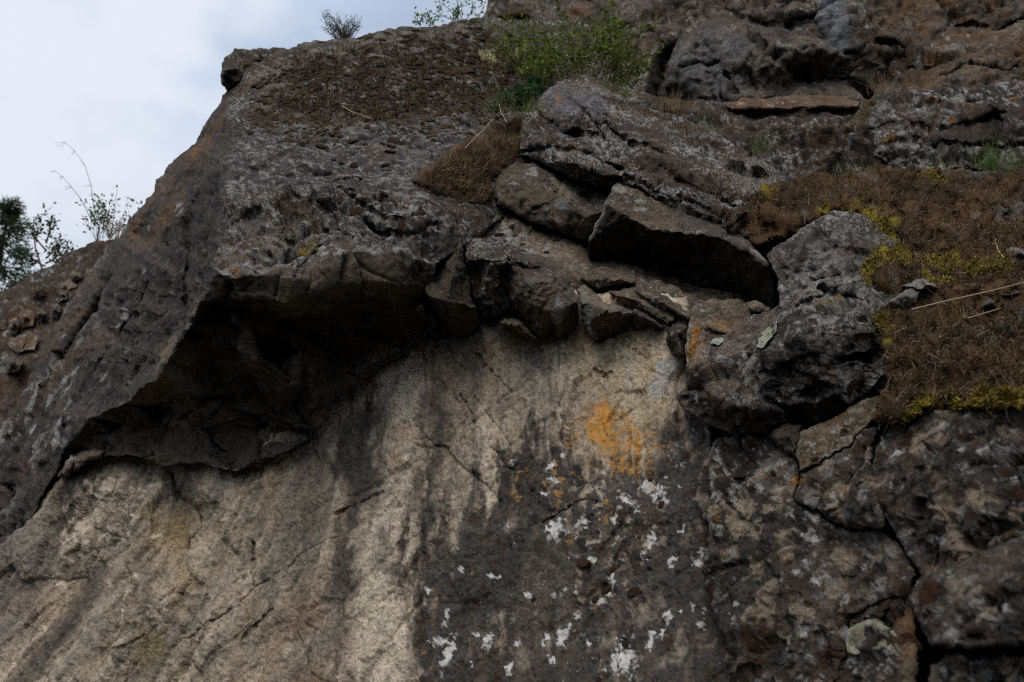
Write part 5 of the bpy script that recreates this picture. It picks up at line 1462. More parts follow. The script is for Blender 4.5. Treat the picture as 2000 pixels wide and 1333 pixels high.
mossmat('moss_patch', 'scattered yellow moss tufts along the edge of the grey ledge rock', 'long_ledge_rock', [(1630, 412), (1700, 418), (1755, 470), (1740, 520), (1700, 560), (1660, 600), (1640, 580), (1680, 540), (1700, 490), (1680, 440)], 2600, cols=YLM + BRM[:3], ln=.016)
mossmat('moss_patch', 'thin brown moss creeping onto the dark nose of the ledge rock', 'long_ledge_rock', [(1690, 600), (1770, 600), (1775, 700), (1740, 735), (1700, 700)], 1400, cols=BRM, ln=.022)
mossmat('moss_patch', 'loose brown moss strands on the shoulder left of the carpet', 'peaked_rock', [(1390, 380), (1470, 345), (1560, 345), (1560, 400), (1480, 470), (1420, 450)], 3000, cols=BRM, ln=.028)
mossmat('moss_patch', 'yellow and brown moss tufts on the top of the foreground boulder', 'foreground_boulder', [(1790, 795), (1900, 790), (2040, 786), (2040, 815), (1900, 812), (1800, 825)], 1500, cols=YLM[:3] + BRM[:3], ln=.018)
mossmat('moss_patch', 'brown moss strands spilling over the grey band beside the moss tongue', 'overhanging_rock', [(790, 370), (830, 300), (900, 268), (980, 235), (985, 255), (900, 300), (850, 345), (860, 390), (900, 410), (880, 425), (820, 395)], 1700, cols=BRM, ln=.024)
mossmat('moss_patch', 'brown moss hanging over the black gap above the foreground boulder', 'foreground_boulder', [(1725, 830), (1790, 800), (1760, 850), (1730, 870)], 500, ln=.03)
mossmat('moss_patch', 'russet moss along the top of the rock at the skyline gap', 'cliff', [(930, 60), (960, 40), (1030, 18), (1040, 30), (985, 60)], 1500, cols=[(.12, .07, .03), (.09, .055, .025), (.15, .09, .04)], ln=.06)
mossmat('moss_patch', 'dark moss in the seam left of the upper boulder', 'upper_boulder', [(1640, 288), (1655, 245), (1692, 195), (1712, 192), (1690, 250), (1680, 300)], 1200, cols=BRM + YLM[2:3], ln=.04)

# ---- moss cushions: rounded tufts one can count
def dome_mesh(seed, flat=.55):
    import bmesh
    bm = bmesh.new()
    bmesh.ops.create_icosphere(bm, subdivisions=3, radius=1.0)
    co = np.array([v.co[:] for v in bm.verts])
    h = 1 + .22 * fb(co + seed * 3.1, 1.6, 3, 700 + seed) + .10 * gn(co * 5 + seed, 701)
    co = co * h[:, None]
    co[:, 2] *= flat
    for v, c in zip(bm.verts, co):
        v.co = c
    dl = [v for v in bm.verts if v.co.z < -.25]
    bmesh.ops.delete(bm, geom=dl, context='VERTS')
    me = bpy.data.meshes.new('moss_cushion')
    bm.to_mesh(me)
    bm.free()
    return me


def cushion_meshes(cols):
    out = []
    for s, c in enumerate(cols):
        me = dome_mesh(s)
        co = np.array([v.co[:] for v in me.vertices])
        cc = np.ones((len(co), 4), np.float32)
        cc[:, :3] = np.asarray(c) * (1 + .5 * fb(co + s, 3, 3, 720))[:, None].clip(.4, 1.7)
        a = me.attributes.new('Col', 'FLOAT_COLOR', 'POINT')
        a.data.foreach_set('color', cc.ravel())
        me.polygons.foreach_set('use_smooth', np.ones(len(me.polygons), bool))
        me.materials.append(M_MOSS)
        out.append(me)
    return out


DOMES = cushion_meshes([(.050, .039, .020), (.060, .043, .023), (.045, .032, .019), (.072, .048, .027), (.036, .031, .017), (.055, .037, .023)])
RUSTD = cushion_meshes([(.055, .033, .022), (.075, .042, .026), (.045, .030, .022)])


def zone(x, y):
    if y < 95: return 'brown moss cushion in the uppermost rows along the skyline'
    if x < 600: return 'brown moss cushion at the left end of the mossy slope near the grey knob'
    if x > 880: return 'brown moss cushion near the flowers at the right end of the mossy slope'
    if y > 225: return 'brown moss cushion on the ragged lower fringe of the mossy slope'
    if x < 740: return 'brown moss cushion in the middle of the mossy slope below the skyline shrub tuft'
    return 'brown moss cushion in the middle of the mossy slope right of the skyline shrub tuft'


def place_cushion(me, p, n, r, label, group, sx=1.0):
    o = bpy.data.objects.new('moss_cushion', me)
    z = Vector(n * .85 + UP * .25).normalized()
    q = z.to_track_quat('Z', 'Y')
    o.rotation_mode = 'QUATERNION'
    from mathutils import Quaternion
    o.rotation_quaternion = q @ Quaternion((0, 0, 1), RNG.uniform(0, 6.28))
    o.location = p
    o.scale = (r * sx, r, r * RNG.uniform(.5, .95))
    COL.objects.link(o)
    tag(o, label, 'moss cushion', group)
    return o


MAT_POLY = [(540, 98), (600, 86), (700, 76), (760, 60), (850, 53), (935, 40), (1040, 60), (1030, 150), (985, 245), (900, 285), (800, 290), (740, 275), (640, 305), (560, 285), (490, 280), (468, 215), (505, 140)]


def cushion_field(reg, poly, n_obj, n_rest, rpx, label, group, rest_name, rest_label, meshes, sc=5, thr=-.25):
    x, y = inside(poly, (n_obj + n_rest) * 3)
    P, N, ok = surf(reg, x, y)
    dn = .9 * fb(P, sc, 4, 801, .6) + np.clip(sdf(x, y, poly) / 110, 0, .9) - .35
    ok &= dn > thr + RNG.uniform(-.1, .5, len(x))
    P, N, x, y = P[ok], N[ok], x[ok], y[ok]
    n = min(len(P), n_obj + n_rest)
    P, N, x, y = P[:n], N[:n], x[:n], y[:n]
    dist = np.linalg.norm(P - CAM, axis=1)
    r = rpx * np.exp(RNG.normal(0, .5, n).clip(-1, .8)) * dist / FPX
    o_ = np.argsort(-r)
    for k in o_[:n_obj]:
        place_cushion(meshes[RNG.randint(len(meshes))], P[k], N[k], r[k], label or zone(x[k], y[k]), group, RNG.uniform(.9, 1.5))
    if n_rest:
        g = Geo()
        a = np.linspace(0, 2 * math.pi, 7, endpoint=False)
        for k in o_[n_obj:]:
            zz = N[k] * .8 + UP * .3
            zz /= np.linalg.norm(zz)
            u = np.cross(zz, [.3, .8, .1])
            u /= np.linalg.norm(u)
            v = np.cross(zz, u)
            V = [P[k] + zz * r[k] * .6]
            for rr_, hh in ((.62, .42), (1.0, -.15)):
                jr = rr_ * RNG.uniform(.75, 1.25, 7)
                V += [P[k] + r[k] * (jr[j] * (math.cos(a[j]) * u + math.sin(a[j]) * v) + hh * zz) for j in range(7)]
            F = []
            for j in range(7):
                F += [0, 1 + j, 1 + (j + 1) % 7]
            for j in range(7):
                F += [1 + j, 8 + j, 8 + (j + 1) % 7, 1 + (j + 1) % 7]
            c = np.array([(.048, .037, .020), (.062, .044, .025), (.038, .028, .018), (.075, .053, .032), (.035, .03, .018)][RNG.randint(5)]) * RNG.uniform(.7, 1.3)
            g.add(np.array(V), F, [3] * 7 + [4] * 7, c)
        tag(g.build(rest_name, M_MOSS), rest_label, 'moss', kind='stuff')


cushion_field('overhanging_rock', MAT_POLY, 240, 2600, 3.5, None, 'moss cushions on the slope above the overhang', 'moss_mat',
              'dense mat of small olive brown moss on the upper slope of the overhanging rock', DOMES)
g = Geo()
fuzz(g, 'overhanging_rock', [(560, 96), (700, 80), (850, 56), (935, 44), (1030, 70), (1010, 150), (960, 215), (800, 235), (640, 245), (540, 225), (520, 190), (545, 140)], 30000, .024, .004, [(.055, .040, .021), (.085, .06, .034), (.045, .036, .02), (.11, .085, .055)], thr=-.3, sc=5)
tag(g.build('moss_film', M_STEM, smooth=False), 'short brown moss film between the cushions above the overhang', 'moss', kind='stuff')
FRc = [(620, 250), (780, 250), (800, 300), (760, 380), (850, 400), (850, 440), (700, 440), (640, 400), (600, 320)]
cushion_field('overhanging_rock', FRc, 34, 0, 5.5, 'small black moss tuft on the lichened front of the overhanging rock', 'black moss tufts on the lichened front', '', '', RUSTD, thr=-.6)
LB1 = ['highest of the three stacked moss tufts in the grey groove', 'middle of the three stacked moss tufts in the grey groove', 'lowest of the three stacked moss tufts in the grey groove', 'black moss tuft left of the red lichen dots',
       'small black moss tuft above the red lichen dots', 'black moss tuft alone below the three stacked tufts', 'moss tuft at the far left on the grey band below the moss mat', 'black moss bead on the pale patch near the jagged lip',
       'widest black moss tuft in the crack at the right of the lichened front', 'black moss tuft right of the widest one in the same crack', 'rightmost black moss tuft beside the end of the moss tongue', 'black moss tuft midway between the grey band and the crack',
       'leftmost black moss tuft on the upper lichened front', 'small black moss tuft above the crack of the lichened front']
for i_, (x, y, r, sx) in enumerate([(768, 272, 11, 1.3), (766, 285, 10, 1.2), (762, 298, 9, 1.4), (698, 348, 10, 1.2), (690, 322, 7, 1.3), (753, 320, 7, 1.3), (628, 285, 7, 1.0), (524, 485, 7, 1.0), (785, 432, 12, 1.5), (820, 425, 9, 1.2), (840, 434, 10, 1.2), (770, 396, 9, 1.3), (704, 408, 9, 1.2), (750, 388, 8, 1.3)]):
    P, N, _ = surf('overhanging_rock', x, y)
    place_cushion(RUSTD[RNG.randint(3)], P, N, r * np.linalg.norm(P - CAM) / FPX, LB1[i_], 'black moss tufts below the moss mat', sx)
LB2 = ['moss bead at the top edge of the lichened block', 'moss bead just under the lowest edge of the rounded block', 'moss bead in the middle of the pale shelf', 'lowest moss bead on the pale shelf near the smooth faced block',
       'moss bead below the right end of the rounded block', 'moss bead tucked highest under the right end of the rounded block', 'larger moss bead at the left start of the pale shelf', 'moss bead highest up beside the left end of the rounded block']
for i_, (x, y, r) in enumerate([(985, 470, 7), (1010, 458, 8), (1022, 478, 6), (1045, 505, 5), (1066, 490, 6), (1085, 470, 7), (975, 455, 9), (1000, 445, 8)]):
    P, N, _ = surf('rock_shelf', x, y)
    place_cushion(RUSTD[RNG.randint(3)], P, N, r * np.linalg.norm(P - CAM) / FPX, LB2[i_], 'moss beads on the pale shelf')
LB3 = ['russet moss bead directly above the biggest low white lichen', 'russet moss bead touching the top of the biggest low white lichen', 'russet moss bead in the middle of the brown crusty zone', 'russet moss bead left of the middle one in the brown crusty zone',
       'russet moss bead at the top of the brown crusty zone', 'russet moss bead at the upper left of the brown crusty zone', 'small russet moss bead just under the upper left one', 'widest russet moss bead at the right of the brown crusty zone',
       'lone russet moss bead at the left of the dark zone', 'moss bead under the upper right white lichen', 'moss bead below the orange lichen patch', 'tiny moss bead above the crack in the dark zone', 'moss bead among the upper small white lichens']
for i_, (x, y, r, sx) in enumerate([(1227, 1248, 11, 1.2), (1226, 1262, 9, 1), (1180, 1148, 11, 1.4), (1160, 1165, 9, 1.2), (1195, 1112, 8, 1), (1140, 1100, 12, 1.3), (1150, 1115, 9, 1), (1240, 1155, 12, 1.6), (1042, 1172, 6, 1), (1290, 980, 9, 1.4), (1270, 935, 6, 1), (1110, 985, 5, 1), (1045, 955, 7, 1)]):
    P, N, _ = surf('rock_face', x, y)
    place_cushion(RUSTD[RNG.randint(3)], P, N, r * .9 * np.linalg.norm(P - CAM) / FPX, LB3[i_], 'moss beads on the bare face', sx)
LB4 = ['long russet moss lump near the top left of the spotted slab', 'short russet moss lump right below the long one at the top of the slab', 'russet moss lump at the very top of the spotted slab', 'round russet moss bead among the cream lichens of the slab',
       'small long moss lump right of the orange lichen dot', 'round dark moss bead at the end of the curved black crack', 'long moss lump above the round green rimmed lichen', 'moss lump in the long vertical crack left of the slab',
       'broad russet moss lump at the middle left of the foreground boulder', 'moss lump touching the broad russet one on its right', 'moss lump highest on the foreground boulder near the yellow moss', 'moss lump at the left edge of the foreground boulder',
       'moss lump low on the foreground boulder above the near boulder', 'moss lump at the lower middle of the foreground boulder', 'moss lump at the right side of the foreground boulder', 'long moss lump on the knobbly corner rock', 'moss lump at the foot of the ochre block']
for i_, (x, y, r, sx, reg) in enumerate([(1440, 915, 13, 2.0, 'spotted_slab'), (1462, 925, 7, 1.5, 'spotted_slab'), (1470, 870, 10, 1.3, 'spotted_slab'), (1447, 1046, 8, 1, 'spotted_slab'), (1505, 921, 7, 1.5, 'spotted_slab'), (1768, 1156, 13, 1.1, 'spotted_slab'), (1730, 1186, 13, 1.7, 'spotted_slab'),
                     (1375, 1115, 8, 1.5, 'spotted_slab'), (1825, 880, 20, 1.5, 'foreground_boulder'), (1850, 868, 14, 1.3, 'foreground_boulder'), (1935, 845, 16, 1.6, 'foreground_boulder'), (1790, 905, 13, 1.4, 'foreground_boulder'), (1810, 1060, 12, 1, 'foreground_boulder'),
                     (1895, 1000, 14, 1.4, 'foreground_boulder'), (1960, 910, 14, 1.2, 'foreground_boulder'), (1690, 860, 10, 1.6, 'cracked_corner_rock'), (1590, 895, 10, 1.2, 'ochre_block')]):
    P, N, _ = surf(reg, x, y)
    place_cushion(RUSTD[RNG.randint(3)], P, N, r * .9 * np.linalg.norm(P - CAM) / FPX, LB4[i_], 'russet moss lumps on the foreground rocks', sx)
for x, y, r, sx, lb in [(1822, 1170, 24, 1.7, 'long russet moss lump on the upper edge of the near boulder'), (1925, 1165, 30, 1.8, 'largest dark moss lump in the middle of the near boulder'), (1942, 1195, 11, 1.0, 'round black moss bead beside the white lichen on the near boulder')]:
    P, N, _ = surf('near_boulder', x, y)
    place_cushion(RUSTD[RNG.randint(3)], P, N, r * .85 * np.linalg.norm(P - CAM) / FPX, lb, None, sx)
for x, y, r, sx, lb in [(905, 138, 22, 1.6, 'large brown moss mound with a dark hollow on the mossy slope'), (940, 110, 18, 1.8, 'brown moss ridge left of the yellow flowers'), (870, 142, 14, 1.6, 'low russet moss mound left of the large mound'),
                        (1000, 30, 24, 1.6, 'russet moss mound on the skyline beside the upper cliff')]:
    P, N, _ = surf('overhanging_rock', x, y)
    place_cushion(DOMES[3], P, N, r * np.linalg.norm(P - CAM) / FPX, lb, None, sx)


# ---- crusty lichens thick enough to stand proud
def lichen(label, reg, poly, colr, edge, seed):
    def front(x, y):
        c = []
        for q_ in (reg if isinstance(reg, tuple) else (reg,)):
            P_, _, ok_ = surf(q_, x, y)
            if ok_ or not c:
                c.append(P_[1])
        return min(c)
    ol, xs_, ys_ = [], [], []
    for x, y in poly:
        ol.append((x, y, front(x, y) - (.05 if isinstance(reg, tuple) else .014)))
    p = np.asarray(poly, float)
    c = p.mean(0)
    pts = [(c[0] + (a - c[0]) * t, c[1] + (b - c[1]) * t, front(c[0] + (a - c[0]) * t, c[1] + (b - c[1]) * t) - (.06 if isinstance(reg, tuple) else .022)) for a, b in poly for t in (.35, .7)]

    def cf(P, Q, N):
        n = len(P)
        C = np.zeros((n, 4), np.float32)
        s = sdf(Q[0], Q[1], poly)
        t = sm(2, 16, s + 5 * fb(P, 30, 3, seed))
        C[:, :3] = edge * (1 - t[:, None]) + colr * t[:, None]
        C[:, :3] *= (1 + .35 * fb(P, 60, 3, seed + 1))[:, None]
        return C
    o = relief('lichen_patch', ol, pts=pts, step=2.0, thick=.03, rim=(4, .004), soft=2, wamp=.7,
               hfun=lambda P, Q, N: .006 * fb(P, 45, 3, seed + 2) + .004 * sm(.5, .1, cell(P, 45, seed)[0]), cfun=cf, mat=M_ROCK)
    tag(o, label, 'lichen')


lichen('bright pale green leafy lichen on the mottled rock above the dark nose', ('mottled_rock', 'long_ledge_rock'), [(1474, 676), (1480, 655), (1500, 638), (1518, 628), (1516, 646), (1502, 664), (1484, 682)], c3(.42, .44, .32), c3(.5, .52, .4), 901)
lichen('small whitish lichen left of the bright green leafy lichen', 'mottled_rock', [(1391, 672), (1398, 662), (1414, 659), (1416, 666), (1404, 675)], c3(.46, .46, .38), c3(.5, .5, .42), 911)
lichen('large round cream lichen with pale green rim on the foreground slab', 'spotted_slab',
       [(1652, 1255), (1656, 1232), (1672, 1218), (1690, 1211), (1715, 1212), (1728, 1224), (1745, 1232), (1752, 1250), (1746, 1274), (1738, 1276), (1732, 1266), (1722, 1270), (1718, 1276), (1700, 1274), (1682, 1276), (1668, 1278), (1654, 1275)], c3(.27, .245, .17), c3(.46, .46, .33), 921)


# ------------------------------------------------------------------ plants
def thing(name, label, cat, loc, group=None):
    o = bpy.data.objects.new(name, None)
    o.empty_display_size = .1
    COL.objects.link(o)
    o.location = [float(v) for v in loc]
    tag(o, label, cat, group)
    return o


def rebase(o, root):
    o.parent = root
    o.matrix_parent_inverse = Matrix.Translation(-Vector(root.location))


def curve(p0, p1, sag=.1, n=6, jit=.03):
    p0, p1 = np.asarray(p0, float), np.asarray(p1, float)
    L_ = np.linalg.norm(p1 - p0)
    t = np.linspace(0, 1, n)[:, None]
    off = RNG.normal(size=3) * sag * L_
    w_ = RNG.normal(size=(n, 3)) * jit * L_
    w_[0] = 0
    return p0 + (p1 - p0) * t + off * (t * (1 - t) * 4) * .5 + w_ * t


def bush(name, label, stems, nleaf, lsz, leafcol, twig=3, r=.004, stemcol=(.09, .07, .05), leafw=.5, spread=.12, start=.35, cat='shrub'):
    """stems: list of ((px, py, Y), (px, py, Y)); each becomes a part, the leaves are one mass"""
    base = np.mean([at(*s[0]) for s in stems], axis=0)
    root = thing(name, label, cat, base)
    LP, LT = [], []
    for s in stems:
        a, b = at(*s[0]), at(*s[1])
        c = curve(a, b, .12, 8, .015)
        gg = Geo()
        gg.tube(c, r, r * .35, stemcol)
        ln = np.linalg.norm(b - a)
        segs = [(c, start)]
        for k in range(twig):
            i = RNG.randint(2, 7)
            d = RNG.normal(size=3)
            d[2] = abs(d[2]) * .7
            e = c[i] + (c[-1] - c[i]) * .45 + d / np.linalg.norm(d) * ln * spread * RNG.uniform(.7, 1.8)
            tw = curve(c[i], e, .1, 5, .02)
            gg.tube(tw, r * .5, r * .2, stemcol, 4)
            segs.append((tw, .15))
        rebase(gg.build('stem', M_STEM), root)
        for cv, st in segs:
            m = max(2, int(nleaf / len(stems) / len(segs)))
            t = RNG.uniform(st, 1, m) * (len(cv) - 1.001)
            i = t.astype(int)
            f = (t - i)[:, None]
            LP.append(cv[i] * (1 - f) + cv[i + 1] * f + RNG.normal(size=(m, 3)) * lsz * .55)
            LT.append((cv[i + 1] - cv[i]) / (np.linalg.norm(cv[i + 1] - cv[i], axis=1)[:, None] + 1e-9) * .6 + RNG.normal(size=(m, 3)) * .6)
    LP, LT = np.concatenate(LP), np.concatenate(LT)
    n = len(LP)
    gg = Geo()
    Nn = RNG.normal(size=(n, 3)) * .6 + UP
    Nn /= np.linalg.norm(Nn, axis=1)[:, None]
    gg.leaves(LP, Nn, LT, lsz * RNG.uniform(.6, 1.3, n), lsz * leafw * RNG.uniform(.7, 1.3, n), pick(leafcol, n))
    lf = gg.build('leaves', M_PLANT, smooth=False)
    tag(lf, kind='stuff')
    rebase(lf, root)
    return root


GRN = [(.12, .165, .025), (.16, .21, .038), (.085, .125, .02), (.22, .26, .055), (.13, .16, .035)]
st = []
for k in range(26):
    bx = RNG.uniform(1030, 1215)
    tx = bx + RNG.uniform(-45, 45)
    ty = RNG.uniform(60, 130)
    if 1140 < bx < 1200:
        ty = RNG.uniform(40, 90)
    st.append(((bx, RNG.uniform(165, 192), RNG.uniform(5.35, 5.75)), (tx, ty, RNG.uniform(5.3, 5.8))))
st += [((1010, 180, 5.6), (960, 60, 5.8)), ((1020, 175, 5.6), (985, 80, 5.7)), ((1180, 175, 5.5), (1166, 32, 5.5)), ((1190, 175, 5.5), (1178, 50, 5.5)), ((1195, 178, 5.45), (1260, 110, 5.5)), ((1200, 180, 5.45), (1240, 120, 5.5)), ((1060, 170, 5.6), (1030, 50, 5.8))]
bush('green_bush', 'loose bright green bush growing in the gully above the peak', st, 3000, .042, GRN + [(.06, .09, .02), (.26, .30, .07)], twig=6, r=.0045, spread=.26)
bush('sky_sapling', 'light green leafy twigs on the skyline left of the upper cliff', [((905, 45, 6.2), (858, 2, 6.2)), ((905, 45, 6.2), (885, -25, 6.2)), ((907, 45, 6.2), (925, 6, 6.2)), ((910, 46, 6.25), (838, 25, 6.3)), ((900, 50, 6.2), (895, 18, 6.2)), ((915, 48, 6.2), (945, 10, 6.3)), ((812, 50, 6.2), (815, 22, 6.2)), ((840, 52, 6.2), (836, 30, 6.2))],
     300, .034, [(.14, .22, .04), (.2, .28, .06), (.10, .16, .03)], twig=3, r=.005, spread=.25)
bush('skyline_tuft', 'dark twiggy shrub tuft standing on the skyline', [((RNG.uniform(652, 690), 76, 5.85), (667 + RNG.uniform(-40, 40), RNG.uniform(20, 58), 5.85 + RNG.uniform(-.1, .1))) for _ in range(64)], 900, .017,
     [(.035, .05, .022), (.05, .065, .03), (.07, .08, .04)], twig=1, r=.0028, spread=.08, leafw=.3, start=.1)
bush('pale_shrub', 'thin leafed pale green shrub on the crest of the far slope',
     [((190 + RNG.uniform(-5, 5), 470, 7.9), (RNG.uniform(140, 205), RNG.uniform(372, 430), 7.9)) for _ in range(9)] + [((213 + RNG.uniform(-4, 4), 465, 7.8), (RNG.uniform(195, 258), RNG.uniform(368, 430), 7.8)) for _ in range(9)], 330, .042,
     [(.13, .18, .08), (.17, .21, .10), (.09, .12, .06)], twig=2, r=.003, spread=.16, start=.3)
bush('slim_birch', 'slim young tree with sparse leaves beside the dark conifer', [((88, 540, 9.2), (66, 420, 9.2)), ((89, 505, 9.2), (118, 455, 9.2)), ((90, 490, 9.2), (58, 450, 9.2)), ((88, 515, 9.2), (135, 470, 9.2)), ((90, 475, 9.2), (95, 430, 9.2)), ((88, 520, 9.2), (55, 495, 9.2)), ((88, 528, 9.2), (140, 505, 9.2))], 420, .055,
     [(.06, .09, .04), (.09, .12, .05), (.05, .07, .035)], twig=4, r=.012, spread=.16, start=.3, cat='tree')
# long bare grass stems over the shrub
for nm, lb, pl in [('bare_twig', 'long bare arching twig rising above the pale shrub', [(192, 440), (182, 395), (178, 362), (165, 322), (146, 296), (127, 278)]),
                   ('bare_twig', 'shorter bare twig leaning left of the pale shrub', [(178, 430), (160, 392), (140, 366), (122, 345), (108, 334)])]:
    gg = Geo()
    gg.tube([at(x, y, 7.9) for x, y in pl], .004, .0015, (.22, .2, .17))
    for j in range(2, len(pl)):
        a = at(*pl[j], 7.9)
        for q in range(3):
            gg.tube(curve(a, a + np.array([RNG.uniform(-.09, .01), RNG.uniform(-.05, .05), RNG.uniform(-.06, .03)]), .1, 4), .002, .001, (.17, .15, .12), 3)
    tag(gg.build(nm, M_STEM), lb, 'twig')


# conifer behind the far slope
def conifer():
    Yc = 14.0
    b, t = at(8, 600, Yc), at(20, 396, Yc)
    root = thing('conifer_tree', 'dark green conifer cut by the left edge behind the far slope', 'tree', b)
    gt = Geo()
    gt.tube(curve(b - UP * 3, t, .0, 8, .003), .12, .02, (.07, .05, .04), 7)
    rebase(gt.build('trunk', M_STEM), root)
    gb, gn_ = Geo(), Geo()
    H = np.linalg.norm(t - b)
    for k in range(46):
        f = RNG.uniform(.02, .98)
        c = b + (t - b) * f
        a = RNG.uniform(0, 6.28)
        ln = (.34 * (1 - f) ** .7 + .05) * RNG.uniform(.55, 1.15) * H * .72
        e = c + np.array([math.cos(a), math.sin(a), RNG.uniform(-.15, .3)]) * ln
        cv = curve(c, e, .08, 6)
        gb.tube(cv, .018, .004, (.07, .05, .04), 4)
        m = 95
        i = RNG.randint(1, 5, m)
        fr = RNG.rand(m)[:, None]
        P = cv[i] * (1 - fr) + cv[i + 1] * fr + RNG.normal(size=(m, 3)) * .07
        D = (e - c) / ln + RNG.normal(size=(m, 3)) * .8
        gn_.blades(P, D, RNG.uniform(.07, .15, m), .018, pick([(.03, .046, .022), (.045, .062, .028), (.065, .085, .038)], m))
    rebase(gb.build('branches', M_STEM), root)
    cr = gn_.build('crown', M_PLANT, smooth=False)
    rebase(cr, root)


conifer()


def tuft(label, x, y, reg, n, ln, cols, lean=0, wpx=8, Y=None, wd=.003, up=1.0):
    xs_ = x + RNG.normal(size=n) * wpx
    ys_ = np.full(n, float(y)) + RNG.normal(size=n) * 2
    if Y is None:
        P, N, _ = surf(reg, xs_, ys_)
    else:
        P = at(xs_, ys_, np.full(n, Y))
    D = RNG.normal(size=(n, 3)) * .28 + UP * up + np.array([lean, -.1, 0])
    gg = Geo()
    gg.blades(P - UP * .01, D, ln * RNG.uniform(.5, 1.2, n), wd, pick(cols, n), .22)
    o = gg.build('grass_tuft', M_PLANT, smooth=False)
    tag(o, label, 'grass')
    return o


STRAW = [(.32, .25, .15), (.26, .2, .12), (.2, .15, .09)]
GGR = [(.09, .15, .03), (.13, .19, .05), (.07, .11, .03)]
tuft('straw coloured dry grass hanging below the skyline shrub tuft', 663, 112, 'overhanging_rock', 26, .16, STRAW, 0, 5)
tuft('green grass tuft at the left foot of the grey peak', 1040, 226, 'peaked_rock', 120, .13, GGR + [(.25, .24, .1)], 0, 16, Y=4.66)
tuft('straw and green grass hanging out of the brown moss tongue', 960, 262, 'moss_tongue', 40, .16, STRAW + GGR[:1], -.3, 14)
tuft('dry straw seed heads left of the peak', 985, 215, 'overhanging_rock', 36, .17, STRAW, -.4, 14, Y=4.75)
tuft('fresh grass under the right side of the green bush', 1200, 190, 'rock_ledge', 130, .16, GGR + STRAW[:1], 0, 26, Y=4.95)
tuft('tan dry grass on the saddle right of the peak', 1310, 212, 'rock_ledge', 120, .12, STRAW + [(.17, .12, .06)], 0, 24, Y=4.88)
tuft('thin straw stems on the brown moss right of the peak', 1337, 275, 'peaked_rock', 10, .2, STRAW, .05, 3)
tuft('green grass blades below the pale green lichen on the ledge', 1376, 258, 'rock_ledge', 16, .2, GGR, 0, 5)
tuft('sparse green grass in the middle of the rocky ledge', 1490, 300, 'rock_ledge', 50, .17, GGR, 0, 20)
tuft('few green blades between the ledge and the moss carpet', 1660, 335, 'moss_carpet', 34, .1, GGR, 0, 24, Y=4.32)
tuft('straw grass in the corner left of the upper boulder', 1716, 182, 'upper_boulder', 40, .2, STRAW, -.2, 8, Y=4.95)
tuft('bright green grass before the upper boulder at the right edge', 1935, 328, 'moss_carpet', 80, .2, GGR, 0, 16, Y=4.42)
tuft('green grass at the far right edge of the moss carpet', 1985, 335, 'moss_carpet', 70, .18, GGR, 0, 14, Y=4.3)
tuft('thin green blades standing left of the bright grass at the right', 1850, 332, 'moss_carpet', 34, .14, GGR, 0, 24, Y=4.5)
tuft('pale dry grass on the crest of the far slope', 222, 466, 'hillside', 60, .28, STRAW, 0, 14, Y=7.6, wd=.004)
tuft('grey dry grass clump in the middle of the far slope', 80, 575, 'hillside', 90, .22, [(.09, .08, .06), (.12, .10, .07)], .4, 20, Y=7.3, wd=.004)


def straw(label, pl, r=.0022, colr=(.36, .29, .19)):
    gg = Geo()
    gg.tube([at(*p) for p in pl], r, r * .7, colr)
    tag(gg.build('straw_stem', M_STEM), label, 'straw')


ys = lambda x, y, o=.05: surf('moss_carpet', x, y)[0][1] - o * 1.7
straw('long pale straw lying across the moss carpet at the right', [(1780, 605, ys(1780, 605)), (1850, 588, ys(1850, 588, .08)), (1930, 570, ys(1930, 570, .09)), (2010, 550, ys(2010, 550, .09))], .0028)
straw('short curved straw hooked over the moss near the right edge', [(1962, 506, ys(1960, 506)), (1950, 490, ys(1950, 490)), (1944, 472, ys(1944, 472)), (1946, 458, ys(1946, 458))], .0026)
straw('faint straw in the dark moss below the long straw', [(1890, 622, ys(1890, 622)), (1930, 610, ys(1930, 610)), (1970, 598, ys(1970, 598))], .002)
oy = lambda x, y, o=.05: surf('overhanging_rock', x, y)[0][1] - o
straw('pale straw leaning across the moss tongue', [(908, 290, oy(908, 290, .14)), (940, 258, oy(940, 258, .2)), (972, 224, oy(972, 224, .25))], .0026)
straw('dry straw lying on the grey band left of the moss tongue', [(865, 262, oy(865, 262)), (900, 258, oy(900, 258)), (935, 255, oy(935, 255))], .0026)
straw('thin straw on the mossy slope', [(668, 208, oy(668, 208)), (690, 220, oy(690, 220)), (728, 232, oy(728, 232))], .003)
straw('bent straw above the grass at the peak', [(990, 240, 4.55), (978, 218, 4.55), (975, 205, 4.55)], .003, (.42, .34, .24))
straw('forked dead branch arching left of the bush', [(1006, 112, 5.5), (990, 88, 5.55), (970, 62, 5.6), (935, 63, 5.65), (905, 66, 5.7), (880, 78, 5.7), (862, 86, 5.7)], .006, (.10, .08, .065))
straw('upright dead twig left of the forked branch', [(884, 118, 5.7), (882, 100, 5.7), (878, 80, 5.7)], .005, (.09, .07, .06))


